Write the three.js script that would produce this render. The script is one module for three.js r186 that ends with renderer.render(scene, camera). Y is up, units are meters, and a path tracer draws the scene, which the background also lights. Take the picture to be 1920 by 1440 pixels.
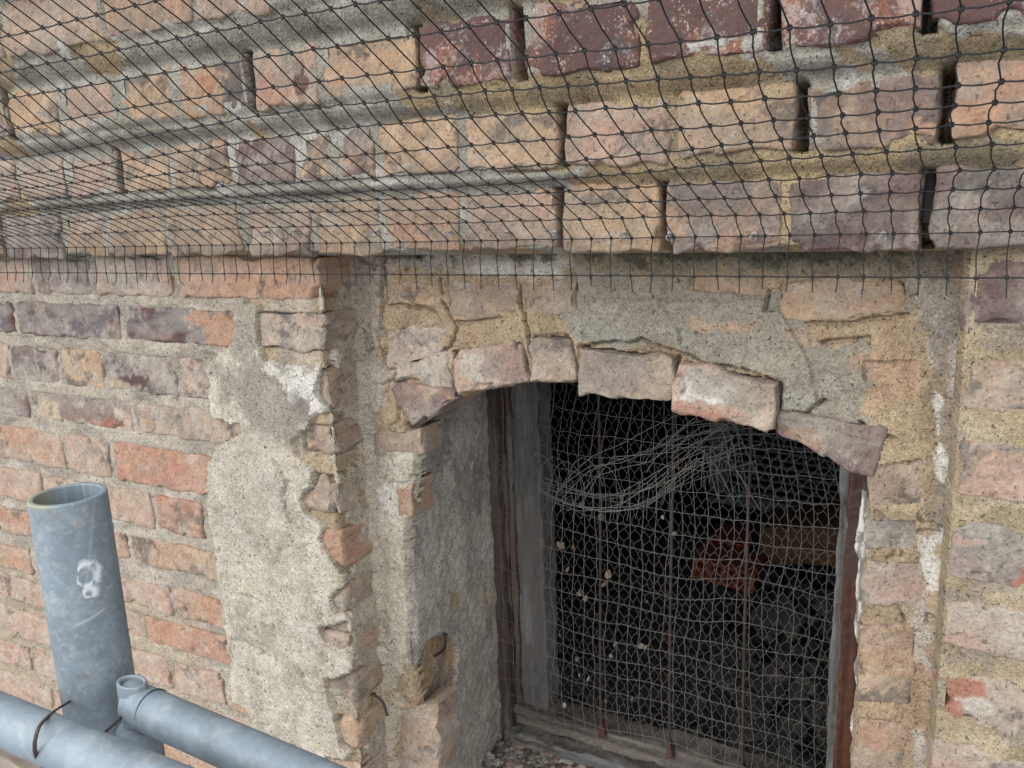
import * as THREE from 'three';
import { mergeGeometries } from 'three/addons/utils/BufferGeometryUtils.js';

// ------------------------------------------------------------------ camera (from the photograph's vanishing points)
const scene = new THREE.Scene();
const V3 = THREE.Vector3;
const PPX = 960, PPY = 720, VXx = -2000, VXy = 500, VYx = 1250, VYy = 8000;
const F = Math.sqrt(-((VXx - PPX) * (VYx - PPX) + (VXy - PPY) * (VYy - PPY)));
const aX = new V3(-(VXx - PPX), VXy - PPY, F).normalize();
const aY = new V3(-(VYx - PPX), VYy - PPY, F).normalize();
aX.addScaledVector(aY, -aX.dot(aY)).normalize();
const aZ = new V3().crossVectors(aX, aY);
const CAM = new V3(0, 0, 0.8);
const camera = new THREE.PerspectiveCamera(2 * Math.atan(720 / F) * 180 / Math.PI, 4 / 3, 0.02, 400);
camera.position.copy(CAM);
camera.quaternion.setFromRotationMatrix(new THREE.Matrix4().makeBasis(
  new V3(aX.x, aY.x, aZ.x), new V3(aX.y, aY.y, aZ.y), new V3(aX.z, aY.z, aZ.z)));
camera.updateMatrixWorld();

// ------------------------------------------------------------------ sky, sun, exposure
const renderer = new THREE.WebGLRenderer({ antialias: true });
renderer.toneMapping = THREE.LinearToneMapping;
renderer.toneMappingExposure = 2.05;
renderer.shadowMap.enabled = true;
{
  const w = 64, h = 32, d = new Float32Array(w * h * 4);
  for (let j = 0; j < h; j++) for (let i = 0; i < w; i++) {
    const el = (j + 0.5) / h * Math.PI - Math.PI / 2;              // row 0 is the bottom
    const t = Math.max(0, Math.sin(el));
    const v = el < 0 ? 0.55 : 0.92 + 0.22 * t;                      // overcast: brighter towards the zenith
    const k = (j * w + i) * 4;
    d[k] = v * 0.985; d[k + 1] = v * 1.0; d[k + 2] = v * 1.03; d[k + 3] = 1;
  }
  const sky = new THREE.DataTexture(d, w, h, THREE.RGBAFormat, THREE.FloatType);
  sky.mapping = THREE.EquirectangularReflectionMapping; sky.magFilter = THREE.LinearFilter; sky.needsUpdate = true;
  scene.background = sky; scene.environment = sky;
}
const sun = new THREE.DirectionalLight(new THREE.Color(1.0, 0.975, 0.945), 0.95);
sun.position.set(-2.9, 1.5, 3.9); sun.target.position.set(-0.4, -0.4, 0);
sun.castShadow = true; sun.shadow.radius = 55; sun.shadow.mapSize.set(2048, 2048);
Object.assign(sun.shadow.camera, { left: -3, right: 3, top: 3, bottom: -3, near: 0.1, far: 12 });
scene.add(sun, sun.target);

// ------------------------------------------------------------------ pixel -> place
function ray(u, v) {
  const a = u - PPX, b = -(v - PPY), c = -F;
  return new V3(aX.x * a + aX.y * b + aX.z * c, aY.x * a + aY.y * b + aY.z * c, aZ.x * a + aZ.y * b + aZ.z * c);
}
const onZ = (u, v, z = 0) => { const d = ray(u, v), t = (z - CAM.z) / d.z; return d.multiplyScalar(t).add(CAM); };
const onX = (u, v, x) => { const d = ray(u, v), t = (x - CAM.x) / d.x; return d.multiplyScalar(t).add(CAM); };
const onY = (u, v, y) => { const d = ray(u, v), t = (y - CAM.y) / d.y; return d.multiplyScalar(t).add(CAM); };
const atDepth = (u, v, dep) => ray(u, v).multiplyScalar(dep / F).add(CAM);
function proj(p) {
  const x = p.x - CAM.x, y = p.y - CAM.y, z = p.z - CAM.z;
  const cx = aX.x * x + aY.x * y + aZ.x * z, cy = aX.y * x + aY.y * y + aZ.y * z, cz = aX.z * x + aY.z * y + aZ.z * z;
  return [PPX - F * cx / cz, PPY + F * cy / cz];
}
function xAt(u, Y, z) {                                             // X on the plane z at height Y that shows in column u
  let v = 700, p;
  for (let i = 0; i < 8; i++) { p = onZ(u, v, z); v = proj(new V3(p.x, Y, z))[1]; }
  return p.x;
}

// ------------------------------------------------------------------ noise
const PERM = new Uint8Array(512);
{ let s = 12345; const r = () => (s = (s * 1664525 + 1013904223) >>> 0) / 4294967296;
  const p = [...Array(256).keys()]; for (let i = 255; i > 0; i--) { const j = Math.floor(r() * (i + 1)); [p[i], p[j]] = [p[j], p[i]]; }
  for (let i = 0; i < 512; i++) PERM[i] = p[i & 255]; }
function noise(x, y, z = 0) {
  const xi = Math.floor(x), yi = Math.floor(y), zi = Math.floor(z);
  let fx = x - xi, fy = y - yi, fz = z - zi;
  fx = fx * fx * (3 - 2 * fx); fy = fy * fy * (3 - 2 * fy); fz = fz * fz * (3 - 2 * fz);
  const X = xi & 255, Y = yi & 255, Z = zi & 255, X1 = (X + 1) & 255, Y1 = (Y + 1) & 255, Z1 = (Z + 1) & 255;
  const h = (a, b, c) => PERM[PERM[PERM[a] + b] + c] / 255;
  const l = (a, b, t) => a + (b - a) * t;
  return l(l(l(h(X, Y, Z), h(X1, Y, Z), fx), l(h(X, Y1, Z), h(X1, Y1, Z), fx), fy),
    l(l(h(X, Y, Z1), h(X1, Y, Z1), fx), l(h(X, Y1, Z1), h(X1, Y1, Z1), fx), fy), fz);
}
function fbm(x, y, z = 0, o = 4) {
  let a = 0.5, s = 0, n = 0;
  for (let i = 0; i < o; i++) { s += a * noise(x, y, z); n += a; a *= 0.55; x = x * 2.03 + 17.1; y = y * 2.03 + 3.7; z = z * 2.03 + 9.2; }
  return (s / n - 0.5) * 1.7 + 0.5;
}
const ss = (a, b, x) => { const t = Math.min(1, Math.max(0, (x - a) / (b - a))); return t * t * (3 - 2 * t); };
const mix = (a, b, t) => a + (b - a) * t;
const mix3 = (c, d, t) => { c[0] += (d[0] - c[0]) * t; c[1] += (d[1] - c[1]) * t; c[2] += (d[2] - c[2]) * t; };
function rng(s) { let a = (s * 2654435761) >>> 0; return () => { a = (a + 0x6D2B79F5) >>> 0; let t = a; t = Math.imul(t ^ (t >>> 15), t | 1); t ^= t + Math.imul(t ^ (t >>> 7), t | 61); return ((t ^ (t >>> 14)) >>> 0) / 4294967296; }; }
function polySD(P, x, y) {                                          // signed distance to a polygon, inside > 0
  let d = 1e9, inside = false;
  for (let i = 0, j = P.length - 1; i < P.length; j = i++) {
    const [ax, ay] = P[i], [bx, by] = P[j], ex = bx - ax, ey = by - ay, wx = x - ax, wy = y - ay;
    const t = Math.min(1, Math.max(0, (wx * ex + wy * ey) / (ex * ex + ey * ey)));
    const qx = wx - ex * t, qy = wy - ey * t; d = Math.min(d, qx * qx + qy * qy);
    if ((ay > y) !== (by > y) && x < (bx - ax) * (y - ay) / (by - ay) + ax) inside = !inside;
  }
  return inside ? Math.sqrt(d) : -Math.sqrt(d);
}
function poly(z, ...pts) {                                          // pixel outline -> outline on the plane z, with its box
  const P = pts.map(([u, v]) => { const p = onZ(u, v, z); return [p.x, p.y]; }); return boxed(P);
}
function boxed(P) { P.bb = [Math.min(...P.map(a => a[0])), Math.max(...P.map(a => a[0])), Math.min(...P.map(a => a[1])), Math.max(...P.map(a => a[1]))]; return P; }
const sd = (P, x, y, m = 0.02) => (x < P.bb[0] - m || x > P.bb[1] + m || y < P.bb[2] - m || y > P.bb[3] + m) ? -m : polySD(P, x, y);

// ------------------------------------------------------------------ fine grain maps
function grainMap(seed, size, f) {
  const N = 1024, c = new Uint8Array(N * N * 4), b = new Uint8Array(N * N * 4), r = rng(seed);
  const w = new Float32Array(N * N); for (let i = 0; i < N * N; i++) w[i] = r();
  const wn = (x, y, s) => {                                         // tiling value noise with lattice of s texels
    const n = N / s, fx = x / s, fy = y / s, xi = Math.floor(fx), yi = Math.floor(fy); let tx = fx - xi, ty = fy - yi;
    tx = tx * tx * (3 - 2 * tx); ty = ty * ty * (3 - 2 * ty);
    const g = (a, q) => w[((q % n) * 7 % N) * N + ((a % n) * 13 + (q % n) * 5) % N];
    return mix(mix(g(xi, yi), g(xi + 1, yi), tx), mix(g(xi, yi + 1), g(xi + 1, yi + 1), tx), ty);
  };
  for (let y = 0; y < N; y++) for (let x = 0; x < N; x++) {
    const v = f(wn, x, y, w[y * N + x]), k = (y * N + x) * 4;
    for (let q = 0; q < 3; q++) { c[k + q] = Math.max(0, Math.min(255, v.c[q] * 255)); b[k + q] = Math.max(0, Math.min(255, v.h * 255)); }
    c[k + 3] = b[k + 3] = 255;
  }
  const mk = (d, srgb) => { const t = new THREE.DataTexture(d, N, N); t.wrapS = t.wrapT = THREE.RepeatWrapping; t.magFilter = THREE.LinearFilter; t.minFilter = THREE.LinearMipmapLinearFilter; t.generateMipmaps = true; t.anisotropy = 8; t.repeat.set(1 / size, 1 / size); if (srgb) t.colorSpace = THREE.SRGBColorSpace; t.needsUpdate = true; return t; };
  return { map: mk(c, true), bump: mk(b, false) };
}
// burnt clay: small pores and pale sand grains
const gBrick = grainMap(3, 0.33, (n, x, y, w) => {
  const a = n(x, y, 32), b = n(x + 301, y + 77, 8), c = n(x + 71, y + 401, 4), d = n(x + 511, y + 33, 2);
  let v = 0.88 + 0.1 * (a - 0.5) + 0.11 * (b - 0.5) + 0.1 * (c - 0.5) + 0.08 * (d - 0.5);
  const pore = ss(0.83, 0.9, n(x + 900, y + 120, 8)); v -= 0.34 * pore * c; const lime = ss(0.9, 0.95, n(x + 200, y + 720, 4)); v += 0.09 * lime;
  return { c: [v, v * 0.99, v * 0.975], h: 0.5 + 0.35 * (b - 0.5) + 0.4 * (c - 0.5) + 0.25 * (d - 0.5) - 0.4 * pore };
});
// lime and sand: coarse grit, pits and white bits
const gSand = grainMap(9, 0.30, (n, x, y, w) => {
  const a = n(x, y, 64), b = n(x + 301, y + 77, 16), c = n(x + 71, y + 401, 8), d = n(x + 511, y + 33, 4), e = n(x + 11, y + 233, 2);
  let v = 0.88 + 0.08 * (a - 0.5) + 0.08 * (b - 0.5) + 0.12 * (c - 0.5) + 0.2 * (d - 0.5) + 0.2 * (e - 0.5);
  const pit = ss(0.87, 0.94, n(x + 640, y + 15, 8)); v -= 0.3 * pit; const wh = ss(0.84, 0.94, n(x + 123, y + 820, 4)); v += 0.12 * wh;
  return { c: [v, v * 0.99, v * 0.97], h: 0.6 + 0.15 * (b - 0.5) + 0.3 * (c - 0.5) + 0.4 * (d - 0.5) + 0.2 * (e - 0.5) - 0.5 * pit };
});
// dark fired skin: maroon clay with pale veils and fine white specks
const gDark = grainMap(17, 0.26, (n, x, y, w) => {
  const a = n(x, y, 128), b = n(x + 301, y + 77, 64), c = n(x + 71, y + 401, 32), d = n(x + 511, y + 33, 16), e = n(x + 11, y + 233, 8), f = n(x + 91, y + 633, 4), g = n(x + 391, y + 133, 2);
  const q = [0.35, 0.262, 0.245]; mix3(q, [0.52, 0.345, 0.275], 0.85 * ss(0.42, 0.62, 0.5 * a + 0.3 * c + 0.2 * e)); mix3(q, [0.30, 0.27, 0.28], 0.8 * ss(0.52, 0.62, 0.5 * b + 0.3 * d + 0.2 * f));
  const veil = 0.28 * a + 0.22 * b + 0.2 * d + 0.16 * e + 0.14 * f; mix3(q, [0.62, 0.57, 0.54], 0.75 * ss(0.44, 0.62, veil)); mix3(q, [0.74, 0.71, 0.68], 0.7 * ss(0.68, 0.8, 0.3 * c + 0.3 * e + 0.4 * f)); const k = 0.9 + 0.2 * g;
  return { c: q.map(v => v * k), h: 0.5 + 0.3 * (d - 0.5) + 0.4 * (e - 0.5) + 0.3 * (f - 0.5) };
});
const M = {
  brick: new THREE.MeshStandardMaterial({ vertexColors: true, map: gBrick.map, bumpMap: gBrick.bump, bumpScale: 0.0009, roughness: 0.93 }),
  dark: new THREE.MeshStandardMaterial({ vertexColors: true, map: gDark.map, bumpMap: gDark.bump, bumpScale: 0.0009, roughness: 0.8 }),
  mortar: new THREE.MeshStandardMaterial({ vertexColors: true, map: gSand.map, bumpMap: gSand.bump, bumpScale: 0.0015, roughness: 0.96 }),
  wood: new THREE.MeshStandardMaterial({ vertexColors: true, roughness: 0.85 }),
  varnish: new THREE.MeshStandardMaterial({ vertexColors: true, roughness: 0.42 }),
  galv: new THREE.MeshStandardMaterial({ vertexColors: true, roughness: 0.6, metalness: 0.15 }),
  plastic: new THREE.MeshStandardMaterial({ color: new THREE.Color().setRGB(0.011, 0.011, 0.012), roughness: 0.7 }),
  wire: new THREE.MeshStandardMaterial({ color: new THREE.Color().setRGB(0.14, 0.136, 0.128), roughness: 0.65, metalness: 0.2 }),
  rust: new THREE.MeshStandardMaterial({ vertexColors: true, roughness: 0.9 }),
  steel: new THREE.MeshStandardMaterial({ color: new THREE.Color().setRGB(0.3, 0.3, 0.3), roughness: 0.45, metalness: 0.6 }),
  plain: new THREE.MeshStandardMaterial({ vertexColors: true, roughness: 0.95 }),
  crate: new THREE.MeshStandardMaterial({ color: new THREE.Color().setRGB(0.075, 0.092, 0.11), roughness: 0.6 }),
};

// ------------------------------------------------------------------ naming
const taken = {};
const numbered = n => { const k = taken[n] = (taken[n] ?? -1) + 1; return k ? `${n}_${String(k).padStart(3, '0')}` : n; };
function shadow(o) { o.traverse(q => { if (q.isMesh) { q.castShadow = q.receiveShadow = true; } }); }
function thing(name, label, category, pos = [0, 0, 0], group) {
  const o = new THREE.Group(); o.name = numbered(name); o.position.set(...pos); scene.add(o);
  o.userData = { label, category }; if (group) o.userData.group = group; return o;
}
function part(name, geo, mat, parent, label) { const m = new THREE.Mesh(geo, mat); m.name = name; parent.add(m); if (label) m.userData.label = label; return m; }
function single(name, geo, mat, label, category, group) { const m = new THREE.Mesh(geo, mat); m.name = numbered(name); scene.add(m); m.userData = { label, category }; if (group) m.userData.group = group; return m; }
function structure(name, geo, mat) { const m = new THREE.Mesh(geo, mat); m.name = numbered(name); scene.add(m); m.userData.kind = 'structure'; return m; }

// ------------------------------------------------------------------ colours (linear base colours)
const C = {
  salmon: [0.46, 0.285, 0.20], tan: [0.44, 0.305, 0.212], buff: [0.50, 0.365, 0.25], pink: [0.44, 0.315, 0.255], red: [0.37, 0.155, 0.105], brickred: [0.24, 0.10, 0.075],
  maroon: [0.10, 0.048, 0.044], purple: [0.24, 0.175, 0.16], plum: [0.17, 0.115, 0.108], grey: [0.27, 0.24, 0.215], soot: [0.10, 0.093, 0.093],
  lime: [0.52, 0.48, 0.42], white: [0.70, 0.68, 0.64], cream: [0.50, 0.42, 0.31], pale: [0.45, 0.365, 0.295],
  mortarY: [0.40, 0.31, 0.19], mortarG: [0.43, 0.39, 0.33], cement: [0.31, 0.287, 0.243], render: [0.53, 0.49, 0.41], renderGrey: [0.30, 0.275, 0.24], moss: [0.07, 0.075, 0.045],
};
const S = {                                                          // brick kinds: two clay tones, amount of lime film, soot and dark fire skin
  s: { a: C.salmon, b: C.tan, lime: 0.18, soot: 0.12 }, S: { a: [0.46, 0.295, 0.21], b: [0.48, 0.30, 0.205], lime: 0.05, soot: 0.03 },
  t: { a: C.tan, b: C.buff, lime: 0.2, soot: 0.26 }, y: { a: C.buff, b: [0.48, 0.33, 0.215], lime: 0.2, soot: 0.22 },
  p: { a: [0.47, 0.325, 0.255], b: [0.46, 0.35, 0.275], lime: 0.26, soot: 0.1 }, q: { a: C.pale, b: C.pink, lime: 0.42, soot: 0.25 },
  r: { a: [0.39, 0.19, 0.13], b: C.salmon, lime: 0.20, soot: 0.10 }, R: { a: [0.44, 0.235, 0.165], b: [0.46, 0.27, 0.19], lime: 0.14, soot: 0.04 },
  d: { a: C.maroon, b: [0.185, 0.085, 0.07], lime: 0.33, soot: 0.2, fine: 1 }, D: { a: [0.15, 0.135, 0.14], b: [0.125, 0.065, 0.06], lime: 0.26, soot: 0.3 },
  g: { a: C.grey, b: C.purple, lime: 0.38, soot: 0.28 }, u: { a: C.purple, b: C.plum, lime: 0.30, soot: 0.22 },
  m: { a: C.purple, b: C.salmon, lime: 0.34, soot: 0.26 }, w: { a: C.lime, b: C.pale, lime: 0.6, soot: 0.2 }, k: { a: [0.41, 0.305, 0.225], b: [0.35, 0.27, 0.21], lime: 0.3, soot: 0.2 },
};
function clay(st, x, y, z, o) {
  const f1 = fbm(x * 24 + o, y * 34 + o, z * 24, 3), c = [0, 1, 2].map(i => mix(st.a[i], st.b[i], ss(0.36, 0.64, f1)));
  const m = noise(x * 150 + o, y * 150, z * 150), k = 0.92 + 0.16 * m; c[0] *= k; c[1] *= k; c[2] *= k;
  const n2 = 0.68 * fbm(x * 26 - o, y * 36 + 5, z * 26, 3) + 0.32 * noise(x * 260, y * 260 + o, z * 260);
  mix3(c, C.soot, 0.72 * ss(1 - st.soot * 0.75 - 0.06, 1.06 - st.soot * 0.75, n2 + 0.16));
  const wf = st.fine ? 0.66 : 0.36, n3 = (1 - wf) * fbm(x * 34 + 7, y * 42 - o, z * 34, 3) + wf * fbm(x * 240, y * 240 - o, z * 240, 3);
  mix3(c, C.lime, (st.fine ? 0.66 : 0.5) * ss(0.88 - st.lime * 0.7, 1.1 - st.lime * 0.7, n3 + 0.14));
  if (st.soft) mix3(c, st.dust ?? [0.40, 0.365, 0.315], st.soft * ss(0.3, 0.7, fbm(x * 20 + 3, y * 44, z * 20 + o, 4)));                    // wiped lime dust, left by old pointing
  if (st.spot) for (const [sx, sy, rx, ry, col, amt] of st.spot) {   // single stains, in the brick's own 0..1 frame
    const q = Math.hypot((st.fu - sx) / rx, (st.fv - sy) / ry) + (fbm(x * 60 + o, y * 60, z * 60, 3) - 0.5) * 1.1;
    mix3(c, col, amt * ss(1.12, 0.85, q));
  }
  return c;
}
function grain(base, dark, streak, x, y, z, o) {                    // weathered timber, streaks along y
  const a = fbm(x * 130 + o, y * 5 + o, z * 130, 4), b = noise(x * 500 + o, y * 14, z * 500), c = fbm(x * 18 + o, y * 9, z * 18, 3);
  const r = [0, 1, 2].map(i => mix(dark[i], base[i], ss(0.2, 0.75, a)) * (0.75 + 0.5 * b));
  mix3(r, streak, 0.75 * ss(0.56, 0.68, c)); return r;
}

// ------------------------------------------------------------------ one brick / stone / board: a slab with worn, rounded edges
// quad = [TL, TR, BR, BL] as [x, y]; zf = height of its face
function slab(quad, zf, depth, colour, seed, o = {}) {
  const step = o.step ?? 0.0026, r0 = o.r ?? 0.007, amp = o.amp ?? 0.0016;
  const W = (Math.hypot(quad[1][0] - quad[0][0], quad[1][1] - quad[0][1]) + Math.hypot(quad[2][0] - quad[3][0], quad[2][1] - quad[3][1])) / 2;
  const H = (Math.hypot(quad[3][0] - quad[0][0], quad[3][1] - quad[0][1]) + Math.hypot(quad[2][0] - quad[1][0], quad[2][1] - quad[1][1])) / 2;
  const ring = [depth, depth * 0.6, depth * 0.32, depth * 0.16, Math.min(0.006, depth * 0.1), Math.min(0.0025, depth * 0.05)];
  const axis = L => { const n = Math.max(4, Math.round(L / step)), a = ring.map(d => -d); for (let i = 0; i <= n; i++) a.push(L * i / n); for (let i = ring.length - 1; i >= 0; i--) a.push(L + ring[i]); return a; };
  const A = axis(W), B = axis(H), nx = A.length, ny = B.length, pos = new Float32Array(nx * ny * 3), col = new Float32Array(nx * ny * 3), uv = new Float32Array(nx * ny * 2);
  const off = seed * 7.31 % 97; let k = 0;
  for (let j = 0; j < ny; j++) for (let i = 0; i < nx; i++, k++) {
    const a = A[i], b = B[j], ca = Math.min(W, Math.max(0, a)), cb = Math.min(H, Math.max(0, b));
    const dz = Math.max(Math.abs(a - ca), Math.abs(b - cb));
    const px = mix(quad[0][0], quad[1][0], ca / W), py = mix(quad[0][1], quad[3][1], cb / H);
    const rr = Math.min(r0 * (0.35 + 0.7 * noise(px * 40 + off, py * 40, off) + 2.2 * ss(0.62, 0.9, noise(px * 62 - off, py * 62, off + 9))), Math.min(W, H) * 0.45);
    let x = ca, y = cb, z = -dz;
    const qx = Math.min(W - rr, Math.max(rr, x)), qy = Math.min(H - rr, Math.max(rr, y)), qz = Math.min(-rr, z);
    let dx = x - qx, dy = y - qy, dzz = z - qz; const l = Math.hypot(dx, dy, dzz) || 1; dx /= l; dy /= l; dzz /= l;
    x = qx + dx * rr; y = qy + dy * rr; z = qz + dzz * rr;
    const n1 = fbm(px * 38 + off, py * 38 - off, z * 38, 3) - 0.5, n2 = fbm(px * 190, py * 190 + off, z * 190, 2) - 0.5;
    let disp = amp * 2.2 * n1 + amp * 0.8 * n2;
    if (o.pit) disp -= o.pit * ss(0.66, 0.8, fbm(px * 55 + 31, py * 55 + off, z * 55, 3));
    x += dx * disp; y += dy * disp; z += dzz * disp;
    const ex = o.wob ?? 0.0022; x += (noise(py * 42 + off, 3.3 + (ca > W / 2 ? 5 : 0)) - 0.5) * ex * 2 * Math.abs(dx); y += (noise(px * 42 - off, 8.1 + (cb > H / 2 ? 5 : 0)) - 0.5) * ex * 2 * Math.abs(dy);
    const fu = x / W, fv = y / H;
    const tx = mix(quad[0][0], quad[1][0], fu), ty = mix(quad[0][1], quad[1][1], fu), bx = mix(quad[3][0], quad[2][0], fu), by = mix(quad[3][1], quad[2][1], fu);
    const X = mix(tx, bx, fv), Y = mix(ty, by, fv), Z = zf + z + (o.tilt ? o.tilt * (fu - 0.5) : 0);
    pos[k * 3] = X; pos[k * 3 + 1] = Y; pos[k * 3 + 2] = Z;
    const c = colour(X, Y, Z, off, fu, fv, dzz); col[k * 3] = Math.max(0.01, c[0]); col[k * 3 + 1] = Math.max(0.01, c[1]); col[k * 3 + 2] = Math.max(0.01, c[2]);
    uv[k * 2] = a + quad[0][0] + off * 0.0137; uv[k * 2 + 1] = b + off * 0.0251;
  }
  return grid(pos, col, uv, nx, ny, null, true);
}
function grid(pos, col, uv, nx, ny, keep, flip) {
  const idx = [];
  for (let j = 0; j < ny - 1; j++) for (let i = 0; i < nx - 1; i++) {
    const a = j * nx + i, b = a + 1, c = a + nx, d = c + 1;
    if (keep && !(keep[a] && keep[b] && keep[c] && keep[d])) continue;
    if (flip) idx.push(a, c, b, b, c, d); else idx.push(a, b, c, b, d, c);
  }
  const g = new THREE.BufferGeometry();
  g.setAttribute('position', new THREE.BufferAttribute(pos, 3)); g.setAttribute('color', new THREE.BufferAttribute(col, 3)); g.setAttribute('uv', new THREE.BufferAttribute(uv, 2));
  g.setIndex(idx); g.computeVertexNormals(); return g;
}
// a mortar or render coat: pos(u, v) -> {p: [x,y,z], c: [r,g,b], keep}
function coat(u0, u1, v0, v1, step, f) {
  const nx = Math.ceil((u1 - u0) / step) + 1, ny = Math.ceil((v1 - v0) / step) + 1;
  const pos = new Float32Array(nx * ny * 3), col = new Float32Array(nx * ny * 3), uv = new Float32Array(nx * ny * 2), keep = new Uint8Array(nx * ny);
  for (let j = 0, k = 0; j < ny; j++) for (let i = 0; i < nx; i++, k++) {
    const u = u0 + (u1 - u0) * i / (nx - 1), v = v0 + (v1 - v0) * j / (ny - 1), r = f(u, v);
    keep[k] = r ? 1 : 0; if (!r) { pos[k * 3] = u; pos[k * 3 + 1] = v; continue; }
    pos.set(r.p, k * 3); col.set(r.c, k * 3); uv[k * 2] = u; uv[k * 2 + 1] = v;
  }
  const used = new Int32Array(nx * ny).fill(-1), idx = []; let n = 0;
  for (let j = 0; j < ny - 1; j++) for (let i = 0; i < nx - 1; i++) {
    const a = j * nx + i, b = a + 1, c = a + nx, d = c + 1; if (!(keep[a] && keep[b] && keep[c] && keep[d])) continue;
    for (const q of [a, b, c, d]) if (used[q] < 0) used[q] = n++;
    idx.push(used[a], used[b], used[c], used[b], used[d], used[c]);
  }
  const P = new Float32Array(n * 3), Q = new Float32Array(n * 3), U = new Float32Array(n * 2);
  for (let k = 0; k < nx * ny; k++) { const q = used[k]; if (q < 0) continue; for (let e = 0; e < 3; e++) { P[q * 3 + e] = pos[k * 3 + e]; Q[q * 3 + e] = col[k * 3 + e]; } U[q * 2] = uv[k * 2]; U[q * 2 + 1] = uv[k * 2 + 1]; }
  const g = new THREE.BufferGeometry(); g.setAttribute('position', new THREE.BufferAttribute(P, 3)); g.setAttribute('color', new THREE.BufferAttribute(Q, 3)); g.setAttribute('uv', new THREE.BufferAttribute(U, 2)); g.setIndex(idx); g.computeVertexNormals(); return g;
}
// coloured stains on a coat: [outline, colour, amount, softness(m), raggedness(m)]
function stain(c, list, x, y) {
  for (const [P, colr, amt, soft, rag] of list) {
    const d = sd(P, x, y, 0.05); if (d < -0.045) continue;
    const q = d + (fbm(x * 55, y * 55, P.bb[0] * 50, 4) - 0.5) * 2 * rag + (noise(x * 330, y * 330) - 0.5) * rag * 0.7;
    mix3(c, colr, amt * ss(-soft, soft, q));
  }
}

// ================================================================== THE WALL
const X1 = -0.703, XR = 0.0, ZP = -0.07, ZF = -0.325, X2 = -0.6475;   // left arris, right arris, recessed surround, window plane, reveal
const wall = thing('brick_wall', 'weathered old brick wall with corbelled cornice and arched window opening', 'wall');
wall.userData.kind = 'thing';
const rects = [];                                                    // main-face bricks, so that the mortar leaves room for them
let bseed = 1;
function addBrick(parent, quad, zf, depth, st, o = {}, label) {
  const darkSkin = st === 'd'; const kind = typeof st === 'string' ? { ...S[st] } : { ...st }; if (o.dust) kind.dust = o.dust; kind.soft = o.soft ?? (st === 'd' ? 0.16 : 0.34); const sdv = bseed++;
  if (o.spot) kind.spot = o.spot;
  return part('brick', slab(quad, zf, depth, (x, y, z, of, fu, fv) => { kind.fu = fu; kind.fv = fv; if (darkSkin) { const k = 0.72 + 0.4 * fbm(x * 16 + of, y * 22, z * 16, 3); return [k * 1.02, k * 0.97, k * 0.97]; } return clay(kind, x, y, z, of); }, sdv, o), darkSkin ? M.dark : M.brick, parent, label);
}
const rect = (x0, x1, y1, y0) => [[x0, y1], [x1, y1], [x1, y0], [x0, y0]];

// ---- plain wall, left of the window: courses as measured; joints are the photograph's columns
const LEFT = [
  [-0.052, -0.108, [60, 172, 323, 'E'], 'gqS', 'gp'], [-0.123, -0.174, [30, 230, 447], 'DX', 'gD'], [-0.193, -0.251, [20, 113, 197, 333, 420], 'gtGq', 'gp'],
  [-0.267, -0.314, [60, 253, 470], 'Mk', 'gg'], [-0.334, -0.396, [121, 208, 405], 'pR', 'ps'], [-0.411, -0.468, [80, 288, 384], 'pr', 'pp'],
  [-0.486, -0.532, [108, 243, 425], 'pt', 'ps'], [-0.560, -0.608, [62, 150, 323, 440], 'pps', 'ps'], [-0.622, -0.668, [102, 268, 445], 'pV', 'pp'],
  [-0.689, -0.744, [130, 322, 424, 482], 'ppt', 'sp'], [-0.760, -0.812, [60, 190, 330, 478], 'psp', 'pp'], [-0.832, -0.884, [100, 260, 420], 'ps', 'pp'],
  [-0.904, -0.956, [60, 210, 360], 'sp', 'ps'], [-0.976, -1.028, [110, 300], 'p', 'pp'], [-1.048, -1.10, [40, 240], 'p', 'qp'],
];
S.X = { ...S.D, spot: [[0.86, 0.55, 0.20, 0.8, C.salmon, 0.95]] };
S.G = { ...S.g, spot: [[0.4, 0.72, 0.3, 0.2, C.maroon, 0.9], [0.2, 0.9, 0.25, 0.2, C.cream, 0.7]] };
S.M = { ...S.q, spot: [[0.2, 0.6, 0.2, 0.4, C.cream, 0.9], [0.55, 0.55, 0.28, 0.35, C.purple, 0.8], [0.8, 0.85, 0.2, 0.2, C.red, 0.8], [0.5, 0.1, 0.5, 0.25, C.grey, 0.7]] };
S.V = { a: [0.46, 0.265, 0.19], b: [0.46, 0.29, 0.21], lime: 0.12, soot: 0.05 };
const rL = rng(77);
for (const [yt, yb, joints, kinds, fill] of LEFT) {
  const ym = (yt + yb) / 2, xs = joints.map(u => u === 'E' ? X1 + 0.004 : xAt(u, ym, 0)); let f = 0;
  const list = []; for (let i = 0; i < xs.length - 1; i++) list.push([xs[i], xs[i + 1], kinds[i] ?? 'p']);
  let x = xs[0]; while (x > -1.85) { const w = f++ % 2 ? 0.113 : 0.228; list.unshift([x - w, x, fill[f % fill.length]]); x -= w; }
  for (const [a, b, kd] of list) {
    const end = b > X1 - 0.002, j = 0.0055, q = rect(a + j, end ? b : b - j, yt, yb).map(([px, py]) => [px + (rL() - 0.5) * 0.004, py + (rL() - 0.5) * 0.004]);
    rects.push([a + j, end ? b : b - j, yb, yt]);
    addBrick(wall, q, (rL() - 0.5) * 0.002, end ? 0.075 : 0.03, kd, { step: end ? 0.0028 : 0.003, r: 0.007, amp: 0.0012, soft: kd === 'S' || kd === 'R' || kd === 'r' || kd === 'V' ? 0.3 : 0.45, dust: yt < -0.3 ? [0.49, 0.40, 0.335] : [0.44, 0.395, 0.35] });
  }
}
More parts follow.
